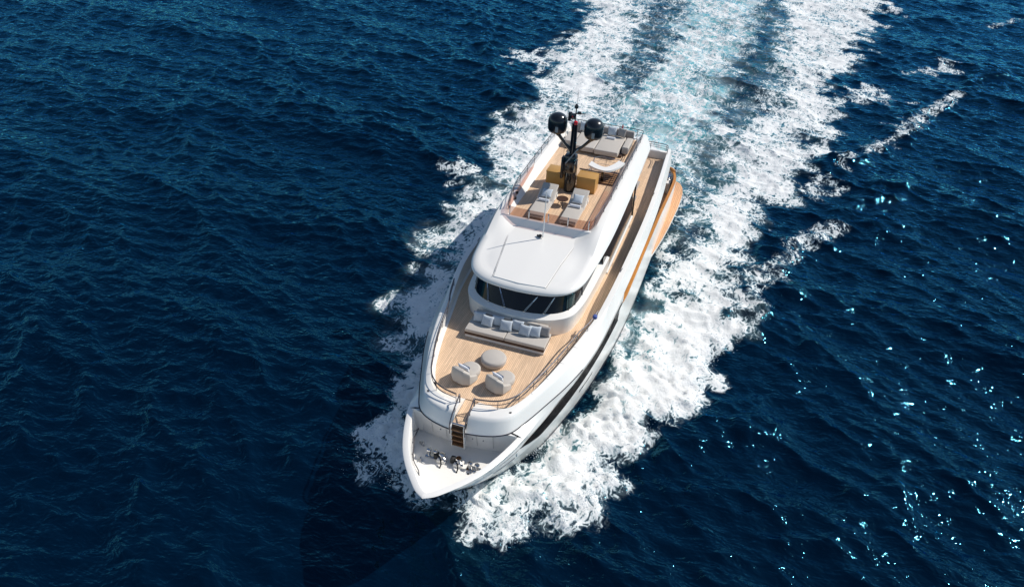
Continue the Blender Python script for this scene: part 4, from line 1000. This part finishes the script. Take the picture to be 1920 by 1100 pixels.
for nm, lev, P in FOAM_POLYS:
    s_ = sdf(P, wx, wy); big = not nm.startswith('cap'); soft = (2.2 if big else 1.0) if nm not in ('port_fwd', 'stbd_bow') else 1.1
    if nm == 'port_fwd': s_ = s_+.35
    if nm == 'stbd_bow': s_ = s_-.35
    v = lev*np.clip((.2 if soft > 1.5 else .42)+s_/soft, 0, 1)*(nm != 'wake')
    if nm in ('stbd_aft', 'port_aft', 'port_fwd'):      # a bright rim where the foam piles up at its outer edge
        v += .14*np.exp(-((s_-1.6)/1.6)**2)
    D = np.maximum(D, v); SD[nm] = s_
D *= 1+.16*sample(N3, 90, RXg, RYg)
D = np.maximum(D, .34*np.clip(.2+SD['wake']/3, 0, 1)*(1+.2*sample(N3, 90, RXg, RYg)))
for lev, P in FOAM_HOLES: D *= 1-lev*np.clip(.5+sdf(P, wx, wy)/2.0, 0, 1)
for lev, wd, P in FOAM_LINES: D = np.maximum(D, .60*lev*np.exp(-(line_d(P, RXg+.3*sample(N1, 70, RXg*2, RYg*2), RYg+.3*sample(N2, 70, RXg*2, RYg*2))/wd)**2))
aer = np.clip(SD['wash']/3+.5, 0, 1)*1.0; aer = np.maximum(aer, .36*np.clip(SD['wake']/4, 0, 1))
aer = np.maximum(aer, .5*np.clip(SD['port_fwd']/3+.1, 0, 1)*np.clip((-RXg-3)/8, .25, 1)); aer = np.maximum(aer, .28*np.clip(SD['port_aft']/4+.2, 0, 1)); aer = np.maximum(aer, .35*np.clip(SD['stbd_aft']/4+.3, 0, 1))
aer = np.maximum(aer, .6*np.clip(SD['port_in']/2+.4, 0, 1)); aer = np.maximum(aer, .3*np.clip(SD['stbd_mid']/3+.4, 0, 1))
for lev, P in FOAM_HOLES: aer *= 1-.62*np.clip(.45+sdf(P, wx, wy)/3.0, 0, 1)
def rs(F, x, y):
    u = np.clip((x-RXs[0])/.35, 0, len(RXs)-1.001); v = np.clip((y-RYs[0])/.35, 0, len(RYs)-1.001)
    i = u.astype(int); j = v.astype(int); a = u-i; b = v-j
    return F[i, j]*(1-a)*(1-b)+F[i+1, j]*a*(1-b)+F[i, j+1]*(1-a)*b+F[i+1, j+1]*a*b
foamV = rs(D, X, Y); aerV = rs(aer, X, Y)
foamV[(X < -189) | (X > 19) | (Y < -59) | (Y > 74)] = 0; aerV[foamV <= 0] *= 1
# bow wave and churned water have height
RID = np.zeros_like(RXg)
for amp_, wd, P in RIDGES: RID = np.maximum(RID, amp_*np.exp(-(line_d(P, RXg+.8*sample(N1, 70, RXg, RYg), RYg+.8*sample(N2, 70, RXg, RYg))/wd)**1.5)*(1+.35*sample(N3, 90, RXg, RYg)))
bowm = np.clip(rs(np.clip(SD['port_fwd']/1.6+.2, 0, 1)*np.exp(-((RXg+8)/13)**2), X, Y)+.8*rs(np.clip(SD['stbd_bow']/1.6+.2, 0, 1)*np.exp(-((RXg+4)/8)**2), X, Y), 0, 1)
F3, _, _ = fft_field(512, 40.0, 0, .5, 3.0, 1.5, 0, 31)
F4, _, _ = fft_field(512, 40.0, 0, .36, 1.1, 1.0, 0, 32)
rough = sample(F3, 40, X, Y); fine = sample(F4, 40, X, Y)
Z = Z*(1-.35*np.clip(foamV, 0, 1))+bowm*(.34+.05*rough+.055*fine)+np.clip(foamV, 0, 1)*(.035*rough+.022*fine)+.03*aerV*rough+np.clip(rs(RID, X, Y), 0, 1)
# keep the surface out of the hull: gently lower the water inside the waterline
wl_x = H1[::-1, 0]; wl_y = H1[::-1, 1]
inb = (X < -4.5) & (X > -37.2) & (np.abs(Y) < np.interp(X, wl_x, wl_y)-.35)
Z[inb] = -.6
XX = X+DX; YY = Y+DY
n0, n1 = X.shape
co_ = np.stack([XX, YY, Z], -1).reshape(-1, 3).astype(np.float32)
idx = np.arange(n0*n1).reshape(n0, n1)
fc = np.stack([idx[:-1, :-1], idx[1:, :-1], idx[1:, 1:], idx[:-1, 1:]], -1).reshape(-1, 4)
me = bpy.data.meshes.new('sea')
me.vertices.add(len(co_)); me.vertices.foreach_set('co', co_.ravel())
me.loops.add(fc.size); me.loops.foreach_set('vertex_index', fc.ravel().astype(np.int32))
me.polygons.add(len(fc)); me.polygons.foreach_set('loop_start', np.arange(0, fc.size, 4, dtype=np.int32))
me.polygons.foreach_set('use_smooth', np.ones(len(fc), bool))
me.update(calc_edges=True)
for nm, arr in (('foam', foamV), ('aerated', aerV)):
    at_ = me.attributes.new(nm, 'FLOAT', 'POINT'); at_.data.foreach_set('value', arr.ravel().astype(np.float32))
def sea_material():
    m = bpy.data.materials.new('sea_water'); m.use_nodes = True
    t = m.node_tree; L = t.links.new; b = t.nodes['Principled BSDF']; out = t.nodes['Material Output']
    tc = node(t, 'ShaderNodeTexCoord'); O = tc.outputs['Object']
    def math_(op, a, b_=None, c=None, clamp=False):
        n = node(t, 'ShaderNodeMath', operation=op); n.use_clamp = clamp
        for i, v in enumerate((a, b_, c)):
            if v is None: continue
            if isinstance(v, (int, float)): n.inputs[i].default_value = v
            else: L(v, n.inputs[i])
        return n.outputs[0]
    def noise(scale, det=6, rough=.6, dist=0.0, vec=None, lac=2.0):
        n = node(t, 'ShaderNodeTexNoise'); n.inputs['Scale'].default_value = scale; n.inputs['Detail'].default_value = det
        n.inputs['Roughness'].default_value = rough; n.inputs['Distortion'].default_value = dist; n.inputs['Lacunarity'].default_value = lac
        L(vec if vec is not None else O, n.inputs['Vector']); return n
    def mapr(v, a, b_, c=0.0, d=1.0, smooth=True):
        n = node(t, 'ShaderNodeMapRange'); n.interpolation_type = 'SMOOTHSTEP' if smooth else 'LINEAR'
        L(v, n.inputs[0]); n.inputs[1].default_value = a; n.inputs[2].default_value = b_; n.inputs[3].default_value = c; n.inputs[4].default_value = d
        return n.outputs[0]
    fo = node(t, 'ShaderNodeAttribute', attribute_name='foam').outputs['Fac']; ae = node(t, 'ShaderNodeAttribute', attribute_name='aerated').outputs['Fac']
    # warp for curly foam
    w1 = noise(.55, 3, .5); sb = node(t, 'ShaderNodeVectorMath', operation='SUBTRACT'); L(w1.outputs['Color'], sb.inputs[0]); sb.inputs[1].default_value = (.5, .5, .5)
    ms = node(t, 'ShaderNodeVectorMath', operation='SCALE'); L(sb.outputs[0], ms.inputs[0]); ms.inputs['Scale'].default_value = 2.2
    av = node(t, 'ShaderNodeVectorMath', operation='ADD'); L(O, av.inputs[0]); L(ms.outputs[0], av.inputs[1])
    mp = node(t, 'ShaderNodeMapping'); L(av.outputs[0], mp.inputs[0]); mp.inputs['Scale'].default_value = (.50, 1.0, 1.0); mp.inputs['Rotation'].default_value = (0, 0, .2)
    V = mp.outputs[0]
    nA = noise(.9, 8, .62, .5, V).outputs['Fac']            # patches
    nB = noise(2.6, 5, .6, .7, V).outputs['Fac']            # lace
    vo = node(t, 'ShaderNodeTexVoronoi', feature='DISTANCE_TO_EDGE'); vo.inputs['Scale'].default_value = 1.15; L(V, vo.inputs['Vector'])
    vo.inputs['Detail'].default_value = 2.0; vo.inputs['Roughness'].default_value = .6
    cell = mapr(vo.outputs['Distance'], 0.0, .34, 1.0, 0.0)
    w2 = noise(2.2, 3, .5); s2 = node(t, 'ShaderNodeVectorMath', operation='SCALE'); L(w2.outputs['Color'], s2.inputs[0]); s2.inputs['Scale'].default_value = .55
    a2 = node(t, 'ShaderNodeVectorMath', operation='ADD'); L(V, a2.inputs[0]); L(s2.outputs[0], a2.inputs[1])
    L(a2.outputs[0], vo.inputs['Vector'])
    vb = node(t, 'ShaderNodeTexVoronoi', feature='DISTANCE_TO_EDGE'); vb.inputs['Scale'].default_value = 2.7; L(a2.outputs[0], vb.inputs['Vector'])
    cellb = mapr(vb.outputs['Distance'], 0.0, .32, 1.0, 0.0)
    nC = noise(6.5, 4, .6, .3, V).outputs['Fac']
    pat = math_('MULTIPLY_ADD', nA, 1.9, math_('MULTIPLY_ADD', nB, 2.2, math_('MULTIPLY_ADD', nC, 1.0, math_('MULTIPLY_ADD', cell, .62, math_('MULTIPLY_ADD', cellb, .50, -2.62)))))     # about .5 +- .25
    thr = math_('MULTIPLY_ADD', fo, -1.02, 1.12)
    diff = math_('SUBTRACT', pat, thr)
    gate = mapr(fo, .02, .16)
    white = math_('MULTIPLY', mapr(diff, -.06, .16), gate, clamp=True)
    thin = math_('MULTIPLY', mapr(diff, -.55, .10), gate, clamp=True)
    # water colour
    aa = math_('MULTIPLY', ae, mapr(noise(.33, 6, .6, .5, V).outputs['Fac'], .26, .60))
    aa = math_('ADD', aa, math_('MULTIPLY', thin, math_('MULTIPLY', ae, .40)), clamp=True)
    c1 = node(t, 'ShaderNodeMix', data_type='RGBA'); L(noise(.05, 3).outputs['Fac'], c1.inputs[0])
    c1.inputs[6].default_value = (.0001, .0028, .0095, 1); c1.inputs[7].default_value = (.0001, .0058, .0175, 1)
    c2 = node(t, 'ShaderNodeMix', data_type='RGBA'); L(aa, c2.inputs[0]); L(c1.outputs[2], c2.inputs[6])
    mk = node(t, 'ShaderNodeMix', data_type='RGBA'); L(mapr(noise(.55, 5, .62, .8, V).outputs['Fac'], .40, .62), mk.inputs[0]); mk.inputs[6].default_value = (.13, .40, .41, 1); mk.inputs[7].default_value = (.55, .72, .71, 1); L(mk.outputs[2], c2.inputs[7])
    c3 = node(t, 'ShaderNodeMix', data_type='RGBA'); L(math_('MULTIPLY', thin, .14), c3.inputs[0]); L(c2.outputs[2], c3.inputs[6]); c3.inputs[7].default_value = (.50, .62, .66, 1)
    df = node(t, 'ShaderNodeBsdfDiffuse'); L(c3.outputs[2], df.inputs['Color'])
    gl = node(t, 'ShaderNodeBsdfGlossy'); gl.inputs['Color'].default_value = (.15, .68, 1.0, 1); gl.inputs['Roughness'].default_value = .062
    fr_ = node(t, 'ShaderNodeFresnel'); fr_.inputs['IOR'].default_value = 1.42
    ws_ = node(t, 'ShaderNodeMixShader'); L(fr_.outputs[0], ws_.inputs[0]); L(df.outputs[0], ws_.inputs[1]); L(gl.outputs[0], ws_.inputs[2]); t.nodes.remove(b)
    # ripples
    mr = node(t, 'ShaderNodeMapping'); L(O, mr.inputs[0]); mr.inputs['Rotation'].default_value = (0, 0, -WIND); mr.inputs['Scale'].default_value = (1.0, .55, 1.0)
    r1 = noise(1.6, 2.5, .6, .4, mr.outputs[0]).outputs['Fac']; r2 = noise(7.0, 1, .5, .2, mr.outputs[0]).outputs['Fac']
    rr = math_('ABSOLUTE', math_('MULTIPLY_ADD', noise(1.1, 2.5, .6, .5, mr.outputs[0]).outputs['Fac'], 2.0, -1.0))      # sharp little crests
    rp_ = math_('MULTIPLY_ADD', rr, -.55, math_('MULTIPLY_ADD', r2, .12, r1))
    bw = node(t, 'ShaderNodeBump'); bw.inputs['Strength'].default_value = 1.0; bw.inputs['Distance'].default_value = .175; L(rp_, bw.inputs['Height'])
    L(bw.outputs[0], gl.inputs['Normal']); L(bw.outputs[0], fr_.inputs['Normal'])
    f = node(t, 'ShaderNodeBsdfPrincipled'); f.inputs['Roughness'].default_value = .75; f.inputs['Specular IOR Level'].default_value = .3
    fcx = node(t, 'ShaderNodeMix', data_type='RGBA'); L(mapr(diff, -.05, .50), fcx.inputs[0]); fcx.inputs[6].default_value = (.36, .47, .50, 1); fcx.inputs[7].default_value = (.80, .81, .80, 1)
    L(fcx.outputs[2], f.inputs['Base Color'])
    nf = noise(5.5, 8, .72, .4).outputs['Fac']
    bh = math_('MULTIPLY_ADD', nf, .6, math_('MULTIPLY', pat, .12))
    bf = node(t, 'ShaderNodeBump'); bf.inputs['Strength'].default_value = .7; bf.inputs['Distance'].default_value = .16; L(bh, bf.inputs['Height']); L(bf.outputs[0], f.inputs['Normal'])
    mx = node(t, 'ShaderNodeMixShader'); L(white, mx.inputs[0]); L(ws_.outputs[0], mx.inputs[1]); L(f.outputs[0], mx.inputs[2]); L(mx.outputs[0], out.inputs[0])
    return m
me.materials.append(sea_material())
sea = bpy.data.objects.new('sea', me); scene.collection.objects.link(sea); sea['kind'] = 'structure'

# ------------------------------------------------------------------ spray thrown up along the bow wave
def spray():
    r = np.random.default_rng(5); V_ = []; F_ = []
    edge_p = [P for nm, l, P in FOAM_POLYS if nm == 'port_fwd'][0]; edge_s = [P for nm, l, P in FOAM_POLYS if nm == 'stbd_bow'][0]
    runs = [(edge_p[9:22], 3000, (.55, .85)), (edge_p[19:24], 900, (.6, .5)), (edge_s[1:9], 900, (.6, -.85)), ([P for nm, l, P in FOAM_POLYS if nm == 'port_fwd'][0][0:10], 900, (.1, 1.0))]
    base = np.array([(1, 0, 0), (-.5, .87, 0), (-.5, -.87, 0), (0, 0, 1.2), (0, 0, -1.2)])
    tri = [(0, 1, 3), (1, 2, 3), (2, 0, 3), (1, 0, 4), (2, 1, 4), (0, 2, 4)]
    for P, n, (ox, oy) in runs:
        P = np.array(P, float); d = np.r_[0, np.cumsum(np.linalg.norm(np.diff(P, axis=0), axis=1))]
        q = r.uniform(0, d[-1], n); q += .5*np.sin(q*3); q = np.clip(q, 0, d[-1])
        x = np.interp(q, d, P[:, 0]); y = np.interp(q, d, P[:, 1]); off = r.normal(-.35, .42, n)
        x += ox*off+r.normal(0, .12, n); y += oy*off+r.normal(0, .12, n)
        z = np.abs(r.normal(.12, .22, n))+.22*np.exp(-(off/.5)**2); sz = .009+.020*r.random(n)**3
        for i in range(n):
            k = len(V_); st_ = 1+2*r.random(); v = base*sz[i]; v = v.copy(); v[:, 0] *= st_; a = math.atan2(oy, ox)+r.normal(0, .4); c, s_ = math.cos(a), math.sin(a)
            for p in v: V_.append((x[i]+p[0]*c-p[1]*s_, y[i]+p[0]*s_+p[1]*c, z[i]+p[2]))
            F_ += [(k+a_, k+b_, k+c_) for a_, b_, c_ in tri]
    m_ = bpy.data.meshes.new('sea_spray'); m_.from_pydata(V_, [], F_)
    o = link('sea_spray', m_, None, mat('spray_white', (.82, .86, .88), .5), smooth=False); o['kind'] = 'stuff'; o['label'] = 'fine white spray droplets thrown up along the bow wave'
spray()
